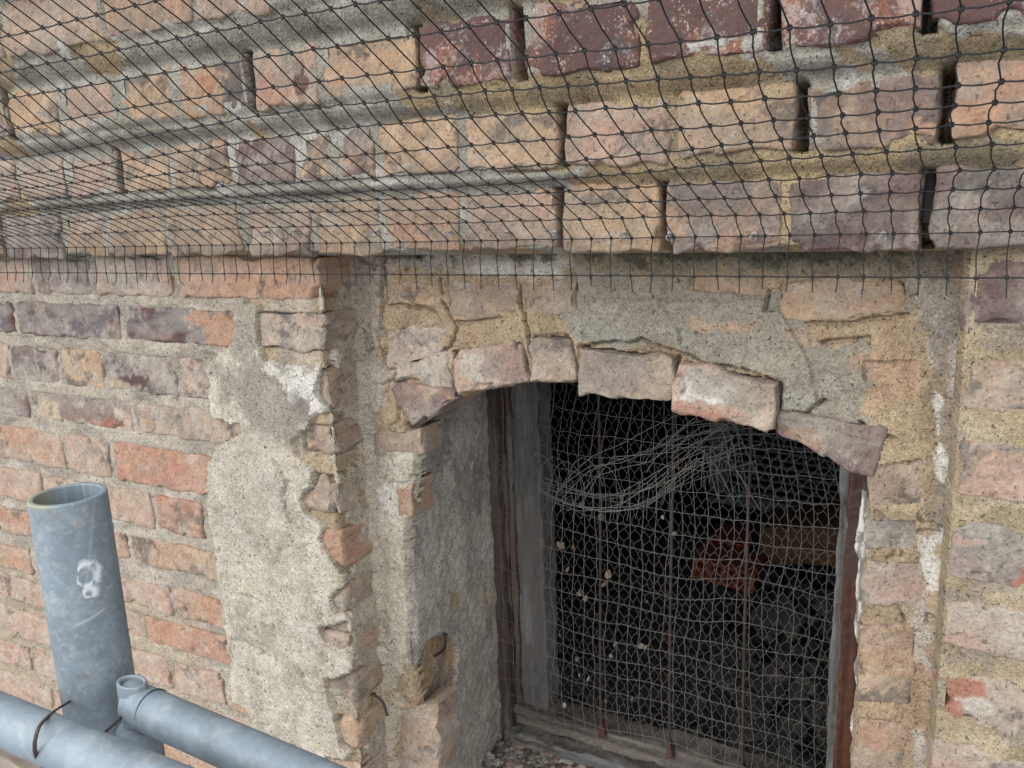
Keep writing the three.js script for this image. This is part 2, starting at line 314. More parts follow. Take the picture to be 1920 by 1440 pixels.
// ---- bricks at the arris whose broken noses show through the render
const QUOIN = [[1, 487, 'q', 0.007, 0], [2, 560, 'k', 0.014, 0.006], [3, 570, 'k', 0.02, 0.004], [4, 520, 'k', 0.02, 0.003], [5, 535, 's', 0.02, 0.002], [6, 560, 'k', 0.022, 0.004], [7, 570, 'p', 0.02, 0.004],
  [8, 560, 'k', 0.02, 0.006], [9, 560, 't', 0.02, 0.003], [10, 570, 'p', 0.02, 0.004], [11, 570, 'k', 0.018, 0.004], [12, 580, 't', 0.018, 0.004]];
for (const [ci, u, kd, r, back] of QUOIN) {
  const [yt, yb] = LEFT[ci], xa = Math.min(xAt(u, (yt + yb) / 2, 0), X1 - 0.05), q = rect(xa, X1 + 0.005, yt - 0.002, yb + 0.002);
  rects.push([xa, X1 + 0.005, yb, yt]);
  addBrick(wall, q, 0.001 - back * 0.4, 0.075, kd, { step: 0.0024, r: r * 0.7, amp: 0.0018, wob: 0.004, pit: 0.001, soft: 0.45 });
}
// ---- plain wall, right of the window
const RIGHT = [[-0.064, -0.122, 'u'], [-0.139, -0.193, 'k'], [-0.216, -0.270, 'm'], [-0.288, -0.348, 'N'], [-0.365, -0.415, 'q'], [-0.437, -0.489, 'O'], [-0.508, -0.562, 'q'], [-0.58, -0.632, 'u']];
S.N = { ...S.g, spot: [[0.75, 0.85, 0.35, 0.25, C.red, 0.85], [0.12, 0.35, 0.12, 0.12, C.pink, 0.7]] };
S.O = { ...S.q, spot: [[0.13, 0.3, 0.13, 0.3, C.red, 0.85], [0.22, 0.62, 0.1, 0.22, C.lime, 0.9], [0.1, 0.72, 0.12, 0.14, C.red, 0.8]] };
const rectsR = [];
RIGHT.forEach(([yt, yb, kd], i) => {
  const cut = [0.205, 0.14, 0.215, 0.135, 0.21, 0.14, 0.205, 0.14][i];
  for (const [a, b, k] of [[XR + 0.003, XR + cut, kd], [XR + cut + 0.012, XR + 0.45, 'p']]) { rectsR.push([a, b, yb, yt]); addBrick(wall, rect(a, b, yt, yb), 0, 0.07, k, { step: a < 0.1 ? 0.0021 : 0.005, r: 0.008, amp: 0.0016, wob: 0.005, soft: 0.36 }); }
});

const lineD = (Q, x, y) => { if (x < Q.bb[0] - 0.01 || x > Q.bb[1] + 0.01 || y < Q.bb[2] - 0.01 || y > Q.bb[3] + 0.01) return 1; let d = 1; for (let i = 1; i < Q.length; i++) { const [ax, ay] = Q[i - 1], ex = Q[i][0] - ax, ey = Q[i][1] - ay, t = Math.min(1, Math.max(0, ((x - ax) * ex + (y - ay) * ey) / (ex * ex + ey * ey))); d = Math.min(d, Math.hypot(x - ax - ex * t, y - ay - ey * t)); } return d; };
const CRACKL = [[[455, 1112], [480, 1118], [502, 1132]], [[562, 1248], [568, 1258], [572, 1266]], [[440, 1200], [462, 1204], [490, 1214], [512, 1228]], [[520, 860], [540, 900], [536, 940], [552, 990]]].map(a => boxed(a.map(([p, q]) => { const w = onZ(p, q, 0); return [w.x, w.y]; })));
// ---- left coat: joints, smooth render over the quoin, and the return into the recess
const RND = 0.012, S0 = RND * (Math.PI / 2 - 1);
const sOfZ = z => -z - RND + S0;                                     // arc length on the return for depth z
const pxReturn = (...pts) => boxed(pts.map(([u, v]) => { const p = onX(u, v, X1); return [X1 + Math.max(0.0, sOfZ(p.z)), p.y]; }));
const renderL = poly(0, [447, 563], [487, 570], [487, 640], [495, 672], [545, 680], [603, 690], [601, 708], [590, 735], [603, 752], [612, 770], [592, 772], [578, 802], [562, 808], [545, 822], [560, 858], [588, 880], [590, 905], [572, 940], [580, 962], [612, 985], [607, 1012], [640, 1072], [662, 1095], [626, 1122], [630, 1148], [660, 1160], [605, 1178], [612, 1195], [650, 1215], [660, 1262], [616, 1275], [628, 1330], [640, 1395], [660, 1410], [615, 1430], [620, 1560], [470, 1560], [455, 1440], [478, 1350], [470, 1325], [440, 1312], [433, 1270], [425, 1200], [415, 1120], [402, 1010], [390, 930], [389, 870], [420, 832], [452, 812], [450, 795], [395, 782], [396, 745], [397, 715], [385, 690], [405, 662], [436, 636], [442, 600]);
const returnGone = [                                                 // where the coat on the return is missing and brick shows
  pxReturn([600, 480], [640, 480], [636, 560], [622, 600], [620, 690], [600, 690]), pxReturn([600, 690], [625, 690], [640, 740], [628, 775], [600, 770]),
  pxReturn([590, 770], [640, 780], [668, 800], [672, 870], [640, 895], [590, 890]), pxReturn([580, 895], [640, 905], [648, 960], [610, 975], [580, 965]),
  pxReturn([600, 975], [655, 985], [672, 1020], [655, 1070], [640, 1075], [600, 1020]), pxReturn([620, 1108], [650, 1110], [658, 1145], [640, 1155], [620, 1150]),
  pxReturn([600, 1170], [655, 1180], [660, 1230], [640, 1225]), pxReturn([610, 1268], [700, 1270], [708, 1310], [690, 1380], [640, 1400], [620, 1340]), pxReturn([610, 1425], [690, 1420], [700, 1560], [610, 1560]),
];
const nearBrick = (R, x, y) => { let m = -1; for (const [a, b, c, d] of R) { if (x < a - 0.01 || x > b + 0.01 || y < c - 0.01 || y > d + 0.01) continue; m = Math.max(m, Math.min(x - a, b - x, y - c, d - y)); } return m; };
const L_ST = [
  [poly(0, [480, 660], [600, 690], [598, 800], [540, 830], [470, 800], [420, 740], [400, 690]), C.renderGrey, 0.85, 0.012, 0.022],
  [poly(0, [505, 680], [600, 690], [600, 745], [570, 740], [520, 720]), C.white, 0.8, 0.004, 0.016], [poly(0, [545, 730], [600, 760], [585, 790], [545, 780]), [0.16, 0.15, 0.14], 0.6, 0.01, 0.02],
  [poly(0, [400, 800], [545, 840], [540, 960], [400, 980]), C.lime, 0.55, 0.02, 0.03], [poly(0, [445, 560], [490, 570], [488, 660], [440, 660]), C.cement, 0.7, 0.004, 0.01],
  [poly(0, [580, 700], [615, 700], [612, 775], [592, 772]), C.white, 0.9, 0.003, 0.008],
];
const R_ST = [
  [pxReturn([640, 480], [760, 480], [700, 700], [640, 760]), C.renderGrey, 0.5, 0.012, 0.02], [pxReturn([680, 760], [720, 800], [705, 900], [670, 880]), C.lime, 0.5, 0.01, 0.02],
  [pxReturn([640, 960], [665, 1100], [650, 1160], [720, 1160], [690, 960]), C.render, 0.6, 0.012, 0.02], [pxReturn([612, 655], [640, 660], [632, 700], [622, 710]), C.white, 0.7, 0.002, 0.006],
  [pxReturn([640, 1330], [680, 1340], [690, 1400], [650, 1420]), C.white, 0.7, 0.003, 0.012],
];
part('mortar', coat(-1.85, X1 + S0 + 0.068, -1.10, -0.046, 0.0029, (u, v) => {
  const s = u - X1; let x, z, nx, nz;
  if (s <= -RND) { x = u; z = 0; nx = 0; nz = 1; } else if (s < S0) { const a = (s + RND) / RND; nx = Math.sin(a); nz = Math.cos(a); x = X1 - RND + nx * RND; z = -RND + nz * RND; } else { x = X1; z = -RND - (s - S0); nx = 1; nz = 0; }
  const low = fbm(u * 18, v * 18, 1, 3) - 0.5, fine = fbm(u * 120, v * 120, 2, 3) - 0.5;
  let h, c, inner = nearBrick(rects, x - (s > -RND ? 0.004 : 0), v);
  const rag = low * 0.012 + fine * 0.004;
  const dR = s < S0 * 0.4 ? sd(renderL, u, v, 0.03) + rag : -1;
  let gone = -1; if (s > -RND * 1.2) for (const P of returnGone) gone = Math.max(gone, sd(P, u, v, 0.03) - rag);
  const retR = s >= -RND * 0.2 && gone < 0 ? Math.min(0.03, -gone) : -1;
  const on = Math.max(ss(-0.001, 0.0022, dR), s >= -RND * 0.3 ? ss(-0.0005, 0.002, retR) : 0);
  if (on > 0.5) {
    h = s > 0 ? 0.0035 + low * 0.006 + fine * 0.002 : 0.0055 + low * 0.003 + fine * 0.0009; const k = 0.9 + 0.2 * fbm(u * 40, v * 40, 5, 3); c = (s > 0 ? [0.44, 0.385, 0.315] : C.render).map(q => q * k);
    mix3(c, C.lime, 0.5 * ss(0.55, 0.75, fbm(u * 14, v * 14, 7, 4))); mix3(c, C.renderGrey, 0.5 * ss(0.6, 0.75, fbm(u * 20, v * 20, 17, 4)));
    if (s <= 0) { h -= 0.0028 * ss(0.78, 0.9, noise(u * 150, v * 150, 88)); for (const Q of CRACKL) { const d = lineD(Q, u + fine * 0.006, v + low * 0.004); if (d < 0.004) h -= 0.006 * ss(0.0028, 0.0008, d); } mix3(c, [0.40, 0.36, 0.29], 0.5 * ss(0.52, 0.7, fbm(u * 30, v * 9, 19, 4))); mix3(c, C.white, 0.35 * ss(0.6, 0.72, fbm(u * 60, v * 60, 20, 3))); }
    stain(c, s > 0 ? R_ST : L_ST, u, v);
  } else {
    if (inner > 0.009 && s < -0.13) return null;
    h = -0.0045 + low * 0.004 + fine * 0.002 + 0.0055 * ss(0.52, 0.72, fbm(u * 9, v * 26, 3, 3)) * ss(0.006, -0.002, inner); if (s > -0.13) h = -0.0025 + low * 0.006 + fine * 0.002;
    if (s > -0.13 && inner > 0.003) h = Math.min(h, -0.011); 
    c = s > -0.12 ? [0.41, 0.33, 0.22] : [...C.mortarG]; mix3(c, C.lime, 0.55 * ss(0.5, 0.7, fbm(u * 12, v * 30, 11, 4))); mix3(c, C.grey, 0.5 * ss(0.55, 0.7, fbm(u * 22, v * 40, 13, 4)));
    if (s < -0.3 && v < -0.6) mix3(c, C.mortarY, 0.4);
  }
  return { p: [x + nx * h, v, z + nz * h], c, h };
}), M.mortar, wall);

// ---- right coat (thick yellow lime joints)
part('mortar', coat(XR - 0.001, 0.45, -0.66, -0.046, 0.0024, (u, v) => {
  const inner = nearBrick(rectsR, u, v); if (inner > 0.009) return null;
  const low = fbm(u * 22, v * 22, 21, 3) - 0.5, fine = fbm(u * 130, v * 130, 22, 3) - 0.5;
  const c = [0.39, 0.315, 0.21].map(q => q * (0.95 + 0.3 * low)); mix3(c, C.grey, 0.55 * ss(0.56, 0.72, fbm(u * 30, v * 55, 23, 3))); mix3(c, C.cream, 0.5 * ss(0.55, 0.7, fbm(u * 18, v * 38, 24, 3)));
  const h = -0.0008 + low * 0.004 + fine * 0.0014 - 0.03 * ss(0.004, -0.001, u - XR); return { p: [u, v, h], c, h };
}), M.mortar, wall);

// ================================================================== WINDOW SURROUND (recessed panel with the rough arch)
const surround = new THREE.Group(); surround.name = 'window_surround'; wall.add(surround);
const opening = poly(ZP, [765, 800], [800, 782], [850, 752], [900, 738], [950, 728], [1000, 721], [1086, 722], [1092, 737], [1180, 746], [1260, 754], [1266, 766], [1330, 782], [1400, 800], [1450, 809], [1490, 824], [1540, 850], [1600, 880], [1636, 896],
  [1628, 912], [1620, 960], [1616, 1010], [1614, 1080], [1606, 1200], [1598, 1320], [1590, 1440], [1575, 1700], [852, 1900], [826, 1560], [806, 1440], [798, 1375], [786, 1300], [770, 1230], [773, 1150], [770, 1110], [766, 1050], [768, 985], [780, 920], [790, 870], [790, 822], [772, 812]);
const pq = (z, ...p) => p.map(([u, v]) => { const q = onZ(u, v, z); return [q.x, q.y]; });
const ARCH = [
  [[[735, 712], [858, 727], [866, 746], [768, 803]], 'm', 0.008, { spot: [[0.25, 0.3, 0.3, 0.5, C.purple, 0.7]] }], [[[748, 681], [838, 660], [857, 730], [740, 713]], 'w', 0.004, {}],
  [[[848, 656], [980, 640], [998, 714], [863, 738]], 'p', 0.007, { spot: [[0.32, 0.45, 0.22, 0.3, C.lime, 0.8], [0.75, 0.5, 0.3, 0.5, C.purple, 0.55]] }], [[[993, 632], [1072, 627], [1087, 720], [1001, 719]], 'k', 0.006, {}],
  [[[1092, 646], [1274, 668], [1263, 754], [1088, 737]], 'k', 0.014, { spot: [[0.3, 0.4, 0.5, 0.5, C.grey, 0.6]] }], [[[1283, 673], [1467, 712], [1450, 810], [1263, 763]], 'p', 0.016, { spot: [[0.3, 0.45, 0.28, 0.3, C.white, 0.85], [0.6, 0.3, 0.5, 0.3, C.cement, 0.7], [0.25, 0.95, 0.3, 0.2, C.red, 0.6]] }],
  [[[1462, 768], [1668, 800], [1642, 895], [1454, 811]], 'u', 0.006, { spot: [[0.3, 0.3, 0.3, 0.4, C.cement, 0.7], [0.3, 0.75, 0.2, 0.3, C.salmon, 0.4]] }],
];
const archRects = [];
for (const [q, kd, up, o] of ARCH) { const Q = pq(ZP, ...q); archRects.push(boxed(Q)); addBrick(surround, Q, ZP + up, 0.10, kd, { step: 0.0021, r: 0.007, amp: 0.0016, wob: 0.004, pit: 0.001, soft: 0.4, ...o }); }
const FACE = [                                                       // bricks of the surround's face
  [[[833, 522], [978, 534], [972, 592], [848, 596]], 'k', 0.004], [[[981, 532], [1090, 520], [1085, 592], [984, 588]], 'k', 0.0035], [[[724, 515], [822, 530], [820, 578], [724, 570]], 't', 0.0025],
  [[[1290, 510], [1438, 514], [1436, 562], [1290, 548]], 't', 0.002], [[[1455, 520], [1705, 520], [1705, 592], [1470, 602]], 'y', 0.003], [[[722, 612], [836, 612], [832, 668], [724, 692]], 'q', 0.003],
  [[[1612, 668], [1728, 668], [1728, 735], [1612, 720]], 's', 0.002],
  [[[1630, 868], [1740, 850], [1735, 950], [1626, 956]], 'k', 0.001], [[[1620, 968], [1725, 968], [1722, 1034], [1618, 1030]], 'g', 0.004], [[[1620, 1048], [1738, 1050], [1734, 1146], [1616, 1136]], 'q', 0.007],
  [[[1612, 1165], [1722, 1172], [1716, 1326], [1604, 1318]], 't', 0.007], [[[1604, 1338], [1700, 1345], [1698, 1470], [1596, 1460]], 's', 0.006],
  [[[704, 806], [800, 806], [796, 852], [706, 850]], 'k', 0.004], [[[744, 914], [776, 910], [775, 970], [746, 970]], 's', 0.002],
  [[[748, 1325], [822, 1322], [826, 1460], [746, 1460]], 'k', 0.001],
];
const faceRects = [];
FACE.forEach(([q, kd, up]) => { const Q = pq(ZP, ...q); faceRects.push(boxed(Q)); addBrick(surround, Q, ZP + (q[0][0] > 1600 ? up * 0.25 + 0.0008 : up), 0.05, kd, { step: 0.0022, r: 0.005, amp: 0.0016, wob: 0.005, soft: 0.4 }); });

const P = (...p) => poly(ZP, ...p);
const P_ST = [
  [P([690, 840], [812, 840], [812, 1245], [745, 1245], [690, 1300]), C.render, 0.85, 0.006, 0.014], [P([770, 985], [800, 985], [800, 1180], [772, 1180]), C.pink, 0.35, 0.008, 0.014],
  [P([1080, 505], [1300, 520], [1450, 555], [1500, 600], [1500, 640], [1620, 650], [1610, 780], [1650, 800], [1600, 850], [1480, 800], [1450, 700], [1280, 660], [1090, 640], [1060, 600], [1085, 560]), C.cement, 0.95, 0.003, 0.012],
  [P([1060, 585], [1120, 590], [1190, 640], [1170, 650], [1090, 640]), [0.31, 0.30, 0.265], 0.9, 0.002, 0.004], [P([1290, 595], [1420, 610], [1400, 625], [1310, 615]), C.tan, 0.7, 0.003, 0.006],
  [P([1240, 600], [1300, 605], [1290, 660], [1250, 640]), [0.33, 0.32, 0.28], 0.7, 0.006, 0.01], [P([1460, 730], [1545, 740], [1540, 770], [1500, 780], [1465, 770]), [0.31, 0.30, 0.26], 0.9, 0.003, 0.006],
  [P([1300, 515], [1440, 520], [1436, 552], [1310, 545]), C.tan, 0.7, 0.004, 0.008], [P([1610, 665], [1720, 650], [1730, 750], [1640, 760]), C.salmon, 0.45, 0.006, 0.014],
  [P([725, 462], [1090, 462], [1080, 500], [980, 522], [850, 508], [725, 500]), C.lime, 0.8, 0.003, 0.010], [P([860, 490], [1060, 495], [1050, 515], [880, 510]), C.white, 0.7, 0.004, 0.008],
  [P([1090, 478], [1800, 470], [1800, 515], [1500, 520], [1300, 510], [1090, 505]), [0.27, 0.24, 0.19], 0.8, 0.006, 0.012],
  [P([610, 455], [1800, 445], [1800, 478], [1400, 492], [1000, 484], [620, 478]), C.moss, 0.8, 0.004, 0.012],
  [P([640, 470], [722, 480], [724, 560], [718, 660], [735, 690], [720, 760], [700, 830], [655, 830], [660, 600]), [0.40, 0.36, 0.31], 0.9, 0.003, 0.010],
  [P([660, 690], [738, 688], [850, 670], [745, 712], [722, 740], [705, 830], [660, 830]), C.lime, 0.55, 0.006, 0.014],
  [P([700, 845], [790, 855], [770, 905], [735, 905], [740, 960], [760, 1000], [700, 1000]), C.lime, 0.75, 0.004, 0.014], [P([712, 900], [745, 900], [750, 970], [722, 960]), C.white, 0.85, 0.004, 0.010],
  [P([690, 990], [790, 980], [790, 1225], [760, 1240], [740, 1290], [700, 1290]), C.render, 0.85, 0.006, 0.012], [P([720, 1300], [750, 1300], [745, 1460], [725, 1460]), C.render, 0.8, 0.004, 0.01],
  [P([1690, 510], [1800, 505], [1800, 640], [1760, 660], [1720, 590]), C.renderGrey, 0.75, 0.004, 0.014], [P([1715, 540], [1770, 540], [1760, 620], [1730, 590]), C.lime, 0.6, 0.003, 0.012],
  [P([1738, 640], [1762, 640], [1760, 690], [1742, 690]), C.lime, 0.8, 0.002, 0.006], [P([1780, 630], [1800, 630], [1795, 760], [1782, 760]), C.white, 0.8, 0.002, 0.008], [P([1765, 590], [1800, 590], [1790, 900], [1755, 1000], [1750, 800]), C.grey, 0.6, 0.003, 0.012],
  [P([1750, 725], [1770, 735], [1768, 800], [1774, 860], [1768, 900], [1750, 895]), C.white, 0.85, 0.002, 0.006], [P([1730, 1010], [1765, 995], [1760, 1100], [1745, 1110], [1728, 1060]), C.white, 0.85, 0.002, 0.008],
  [P([1690, 1090], [1740, 1100], [1745, 1160], [1735, 1245], [1705, 1235], [1715, 1160]), C.lime, 0.85, 0.002, 0.010], [P([1710, 1365], [1735, 1360], [1732, 1440], [1712, 1430]), C.lime, 0.85, 0.002, 0.006],
  [P([1620, 955], [1635, 975], [1625, 1045], [1612, 1040]), C.white, 0.6, 0.002, 0.006], [P([1480, 620], [1560, 610], [1590, 640], [1540, 655], [1490, 650]), C.tan, 0.6, 0.004, 0.010],
];
const renderP = [P([640, 460], [724, 478], [722, 520], [718, 600], [722, 660], [735, 692], [828, 664], [850, 690], [742, 714], [722, 738], [706, 775], [702, 830], [706, 852], [790, 856], [772, 900], [735, 905], [745, 960], [768, 1000], [772, 1080], [790, 1140], [788, 1225], [765, 1232], [742, 1290], [742, 1460], [640, 1460]),
  P([1060, 586], [1130, 560], [1290, 560], [1440, 560], [1480, 590], [1500, 640], [1540, 740], [1545, 770], [1500, 782], [1468, 772], [1465, 715], [1400, 690], [1290, 665], [1200, 648], [1090, 640])];
const CRACK = [[[1088, 646], [1150, 643], [1196, 642], [1207, 634], [1230, 648], [1290, 668], [1380, 686], [1440, 704], [1467, 714]], [[1443, 540], [1440, 562], [1434, 584]], [[832, 526], [833, 548]], [[978, 536], [980, 560], [988, 582], [996, 640], [994, 660]],
  [[724, 570], [762, 572], [772, 580], [800, 578], [822, 584]], [[832, 560], [850, 592], [862, 612], [852, 636], [828, 662]], [[862, 600], [920, 598], [945, 590]], [[1618, 786], [1632, 800], [1660, 812], [1682, 822]], [[1275, 672], [1264, 756]], [[1466, 716], [1462, 770]], [[1510, 602], [1580, 604], [1640, 596], [1700, 586]],
  [[1540, 640], [1590, 632], [1630, 628]], [[1468, 772], [1510, 778], [1545, 756]], [[1600, 590], [1500, 598]], [[722, 470], [719, 560], [722, 650], [738, 692], [800, 668], [830, 660]]].map(a => { const q = pq(ZP, ...a); return boxed(q); });
part('mortar', coat(X1 - 0.002, XR + 0.004, -0.90, -0.044, 0.0019, (u, v) => {
  const low = fbm(u * 26, v * 26, 31, 3) - 0.5, fine = fbm(u * 130, v * 130, 32, 3) - 0.5, mid = fbm(u * 60, v * 60, 33, 3) - 0.5;
  const dO = -sd(opening, u, v, 0.06) + mid * 0.004; if (dO < -0.0005) return null;
  let inner = -1; for (const Q of faceRects) inner = Math.max(inner, sd(Q, u, v, 0.012)); let ia = -1; for (const Q of archRects) ia = Math.max(ia, sd(Q, u, v, 0.012));
  let dR = -1; for (const Q of renderP) dR = Math.max(dR, sd(Q, u, v, 0.02) + low * 0.010 + fine * 0.004);
  if (Math.max(ia, inner) > 0.012 && dR < -0.004) return null;
  let h = 0.0030 + low * 0.005 + mid * 0.003 + fine * 0.0016;
  h -= 0.005 * ss(0.60, 0.68, 1 - Math.abs(fbm(u * 24, v * 24, 35, 3) - 0.5) * 9 + 0.0) * ss(0.5, 0.6, fbm(u * 8, v * 8, 36, 2));   // cracks in the crumbling joints
  if (inner > 0.004) h -= 0.0045; if (ia > 0.002) h -= 0.01; h -= 0.004 * ss(0.004, 0, Math.abs(ia)) * ss(0.45, 0.6, fbm(u * 20, v * 20, 37, 2));
  h += 0.0036 * ss(-0.001, 0.0014, dR); for (const Q of CRACK) { const d = lineD(Q, u + mid * 0.006, v + low * 0.006); if (d < 0.003) h -= 0.009 * ss(0.0022, 0.0005, d); }
  const edge = ss(0.011, 0.0, dO); h -= 0.012 * edge * edge;
  const cornerL = ss(0.02, 0.0, u - X1), cornerR = ss(0.012, 0, XR - u); h += 0.008 * cornerL * cornerL + 0.004 * cornerR;
  const c = [0.40, 0.315, 0.21].map(q => q * (1 + 0.35 * low)); mix3(c, C.tan, 0.5 * ss(0.5, 0.7, fbm(u * 17, v * 17, 38, 3))); mix3(c, [0.30, 0.235, 0.17], 0.6 * ss(0.55, 0.75, fbm(u * 12, v * 16, 39, 4)));
  stain(c, P_ST, u, v); const k = 0.92 + 0.16 * noise(u * 170, v * 170, 3); for (let i = 0; i < 3; i++) c[i] *= k;
  return { p: [u, v, ZP + h - (edge > 0.99 ? 0.01 : 0)], c, h };
}), M.mortar, surround);

// ---- reveal of the window, left side (grey render, broken away low down)
const pxRev = (...pts) => boxed(pts.map(([u, v]) => { const p = onX(u, v, X2); return [p.z, p.y]; }));
const V_ST = [
  [pxRev([800, 940], [850, 950], [880, 1010], [860, 1060], [810, 1000]), C.lime, 0.55, 0.008, 0.02], [pxRev([830, 1080], [920, 1060], [915, 1180], [850, 1150]), C.lime, 0.5, 0.01, 0.02], [pxRev([840, 1105], [860, 1110], [855, 1150], [842, 1140]), C.mortarY, 0.8, 0.002, 0.004],
  [pxRev([905, 1100], [925, 1100], [925, 1150], [908, 1140]), C.mortarY, 0.6, 0.003, 0.006], [pxRev([790, 810], [830, 800], [820, 900], [800, 900]), [0.2, 0.19, 0.18], 0.5, 0.01, 0.02], [pxRev([860, 1150], [935, 1150], [935, 1440], [840, 1440]), [0.37, 0.345, 0.31], 0.6, 0.015, 0.02],
];
const revGone = [pxRev([782, 1250], [800, 1200], [838, 1186], [858, 1195], [858, 1230], [842, 1290], [838, 1330], [812, 1372], [806, 1470], [740, 1470])];
part('mortar', coat(-0.355, ZP - 0.002, -1.02, -0.16, 0.0026, (w, v) => {
  const low = fbm(w * 24, v * 24, 41, 3) - 0.5, fine = fbm(w * 120, v * 120, 42, 3) - 0.5, g = sd(revGone[0], w, v, 0.03) + low * 0.012 + fine * 0.004, on = ss(0.001, -0.0012, g);
  const h = mix(-0.007 + low * 0.012, 0.002 + low * 0.006, on) + fine * 0.0022 - 0.006 * ss(-0.012, 0, w - ZP);
  const c = [0.47, 0.45, 0.415].map(q => q * (1 + 0.4 * low)); mix3(c, C.lime, 0.45 * ss(0.56, 0.7, fbm(w * 30, v * 20, 43, 4))); mix3(c, [0.2, 0.19, 0.18], 0.5 * ss(0.55, 0.72, fbm(w * 34, v * 26, 44, 4)));
  stain(c, V_ST, w, v); if (on < 0.5) { c[0] = 0.38; c[1] = 0.275; c[2] = 0.165; mix3(c, C.grey, 0.7 * ss(0.5, 0.6, fbm(w * 30, v * 30, 45, 3))); }
  return { p: [X2 + h, v, w], c, h };
}), M.mortar, wall);

// ================================================================== CORNICE (four corbelled courses)
const cornice = new THREE.Group(); cornice.name = 'cornice'; wall.add(cornice);
const ROWS = [
  { z: 0.030, b: -0.049, t: 0.014, j: [-110, 5, 118, 200, 312, 453, 584, 718, 867, 1047, 1245, 1478, 1737, 2010, 2300], k: 'kgkttqtspymugkk', gap: [9, 10, 12] },
  { z: 0.050, b: 0.034, t: 0.089, j: [-50, 35, 123, 222, 322, 433, 556, 627, 706, 868, 1053, 1262, 1500, 1777, 2060, 2350], k: 'qqqytutmytpyhsqs', gap: [3, 10, 12, 13] },
  { z: 0.080, b: 0.113, t: 0.173, j: [-80, 15, 112, 222, 335, 470, 600, 780, 972, 1203, 1452, 1743, 2050, 2380], k: 'uypyfjyddddddd', gap: [1, 5, 7, 8, 10, 11] },
  { z: 0.115, b: 0.202, t: 0.265, j: [-120, 5, 190, 360, 505, 660, 830, 1010, 1230, 1460, 1760, 2080], k: 'kpspkudduddd', gap: [] },
];
S.h = { ...S.m, spot: [[0.2, 0.25, 0.12, 0.14, C.soot, 0.9], [0.5, 0.5, 0.3, 0.5, C.tan, 0.5], [0.75, 0.3, 0.3, 0.4, C.plum, 0.6]] };
S.f = { ...S.s, spot: [[0.42, 0.42, 0.16, 0.2, [0.44, 0.2, 0.11], 0.65], [0.85, 0.5, 0.25, 0.5, C.soot, 0.75]] };
S.j = { ...S.p, spot: [[0.75, 0.6, 0.12, 0.3, C.maroon, 0.8], [0.3, 0.7, 0.3, 0.3, C.red, 0.4], [0.55, 0.35, 0.2, 0.3, C.cement, 0.6]] };
const rC = rng(501), corRects = [], corGaps = [];
for (const row of ROWS) {
  const ym = (row.b + row.t) / 2, xs = row.j.map(u => xAt(u, ym, row.z));
  for (let i = 0; i < xs.length - 1; i++) {
    const tall = (rC() - 0.5) * 0.004, gl = row.gap.includes(i) ? 0.0032 : 0.0036, gr = row.gap.includes(i + 1) ? 0.0032 : 0.0036;
    const q = rect(xs[i] + gl, xs[i + 1] - gr, row.t + tall, row.b + tall * 0.6).map(([a, b]) => [a + (rC() - 0.5) * 0.004, b + (rC() - 0.5) * 0.005]);
    corRects.push([xs[i] + gl, xs[i + 1] - gr, row.b, row.t]);
    addBrick(cornice, q, row.z + (rC() - 0.5) * 0.003, 0.10, row.k[i] ?? 'd', { step: xs[i] > -0.75 ? 0.0024 : 0.003, r: 0.006, amp: 0.0012, wob: 0.003, pit: 0.0012, soft: 0.5, dust: [0.27, 0.24, 0.205], tilt: (rC() - 0.5) * 0.004 });
    if (row.gap.includes(i)) corGaps.push([xs[i], row.b, row.t]);
  }
}
const PROF = [[-0.056, -0.03], [-0.050, 0.0], [-0.046, 0.024], [0.014, 0.0265], [0.034, 0.0455], [0.089, 0.047], [0.112, 0.074], [0.116, 0.077], [0.173, 0.0785], [0.200, 0.107], [0.205, 0.112], [0.28, 0.113]];
const profZ = y => { for (let i = 1; i < PROF.length; i++) if (y <= PROF[i][0]) { const [a, b] = PROF[i - 1], [c, d] = PROF[i]; return mix(b, d, (y - a) / (c - a)); } return 0.113; };
const capY = [[0.014, 0.034], [0.089, 0.113], [0.173, 0.202]];       // beds that still carry hard grey pointing in places
part('mortar', coat(-1.9, 0.42, -0.054, 0.275, 0.0027, (u, v) => {
  const inner = nearBrick(corRects, u, v); if (inner > 0.011) return null;
  const low = fbm(u * 22, v * 22, 51, 3) - 0.5, fine = fbm(u * 120, v * 120, 52, 3) - 0.5; let h = low * 0.006 + fine * 0.002;
  const left = ss(-0.25, -0.75, u), hard = fbm(u * 11, v * 15, 53, 4) + left * 0.32 - 0.1, c = [...C.mortarY].map(q => q * (1 + 0.4 * low));
  const cap = ss(0.47, 0.485, hard); h += 0.0035 * cap; mix3(c, [0.37, 0.355, 0.315], cap); mix3(c, [0.50, 0.49, 0.46], 0.75 * cap * ss(0.5, 0.7, fbm(u * 34, v * 34, 54, 3))); mix3(c, C.renderGrey, 0.7 * ss(0.52, 0.66, fbm(u * 26, v * 44, 55, 4)) * (0.3 + 0.7 * cap));
  mix3(c, [0.2, 0.19, 0.15], 0.5 * ss(0.56, 0.7, fbm(u * 15, v * 36, 56, 4)));
  for (const [gx, gb, gt] of corGaps) if (Math.abs(u - gx) < 0.012 && v > gb && v < gt + 0.002) h -= 0.05 * ss(0.0065, 0.0035, Math.abs(u - gx)) * ss(0.0, 0.006, gt + 0.002 - v);
  for (const [a, b] of capY) if (v > a && v < b) h += 0.004 * Math.sin((v - a) / (b - a) * Math.PI);
  if (inner > -0.006) h = Math.min(h, 0.002); return { p: [u, v, profZ(v) + h], c, h };
}), M.mortar, cornice);

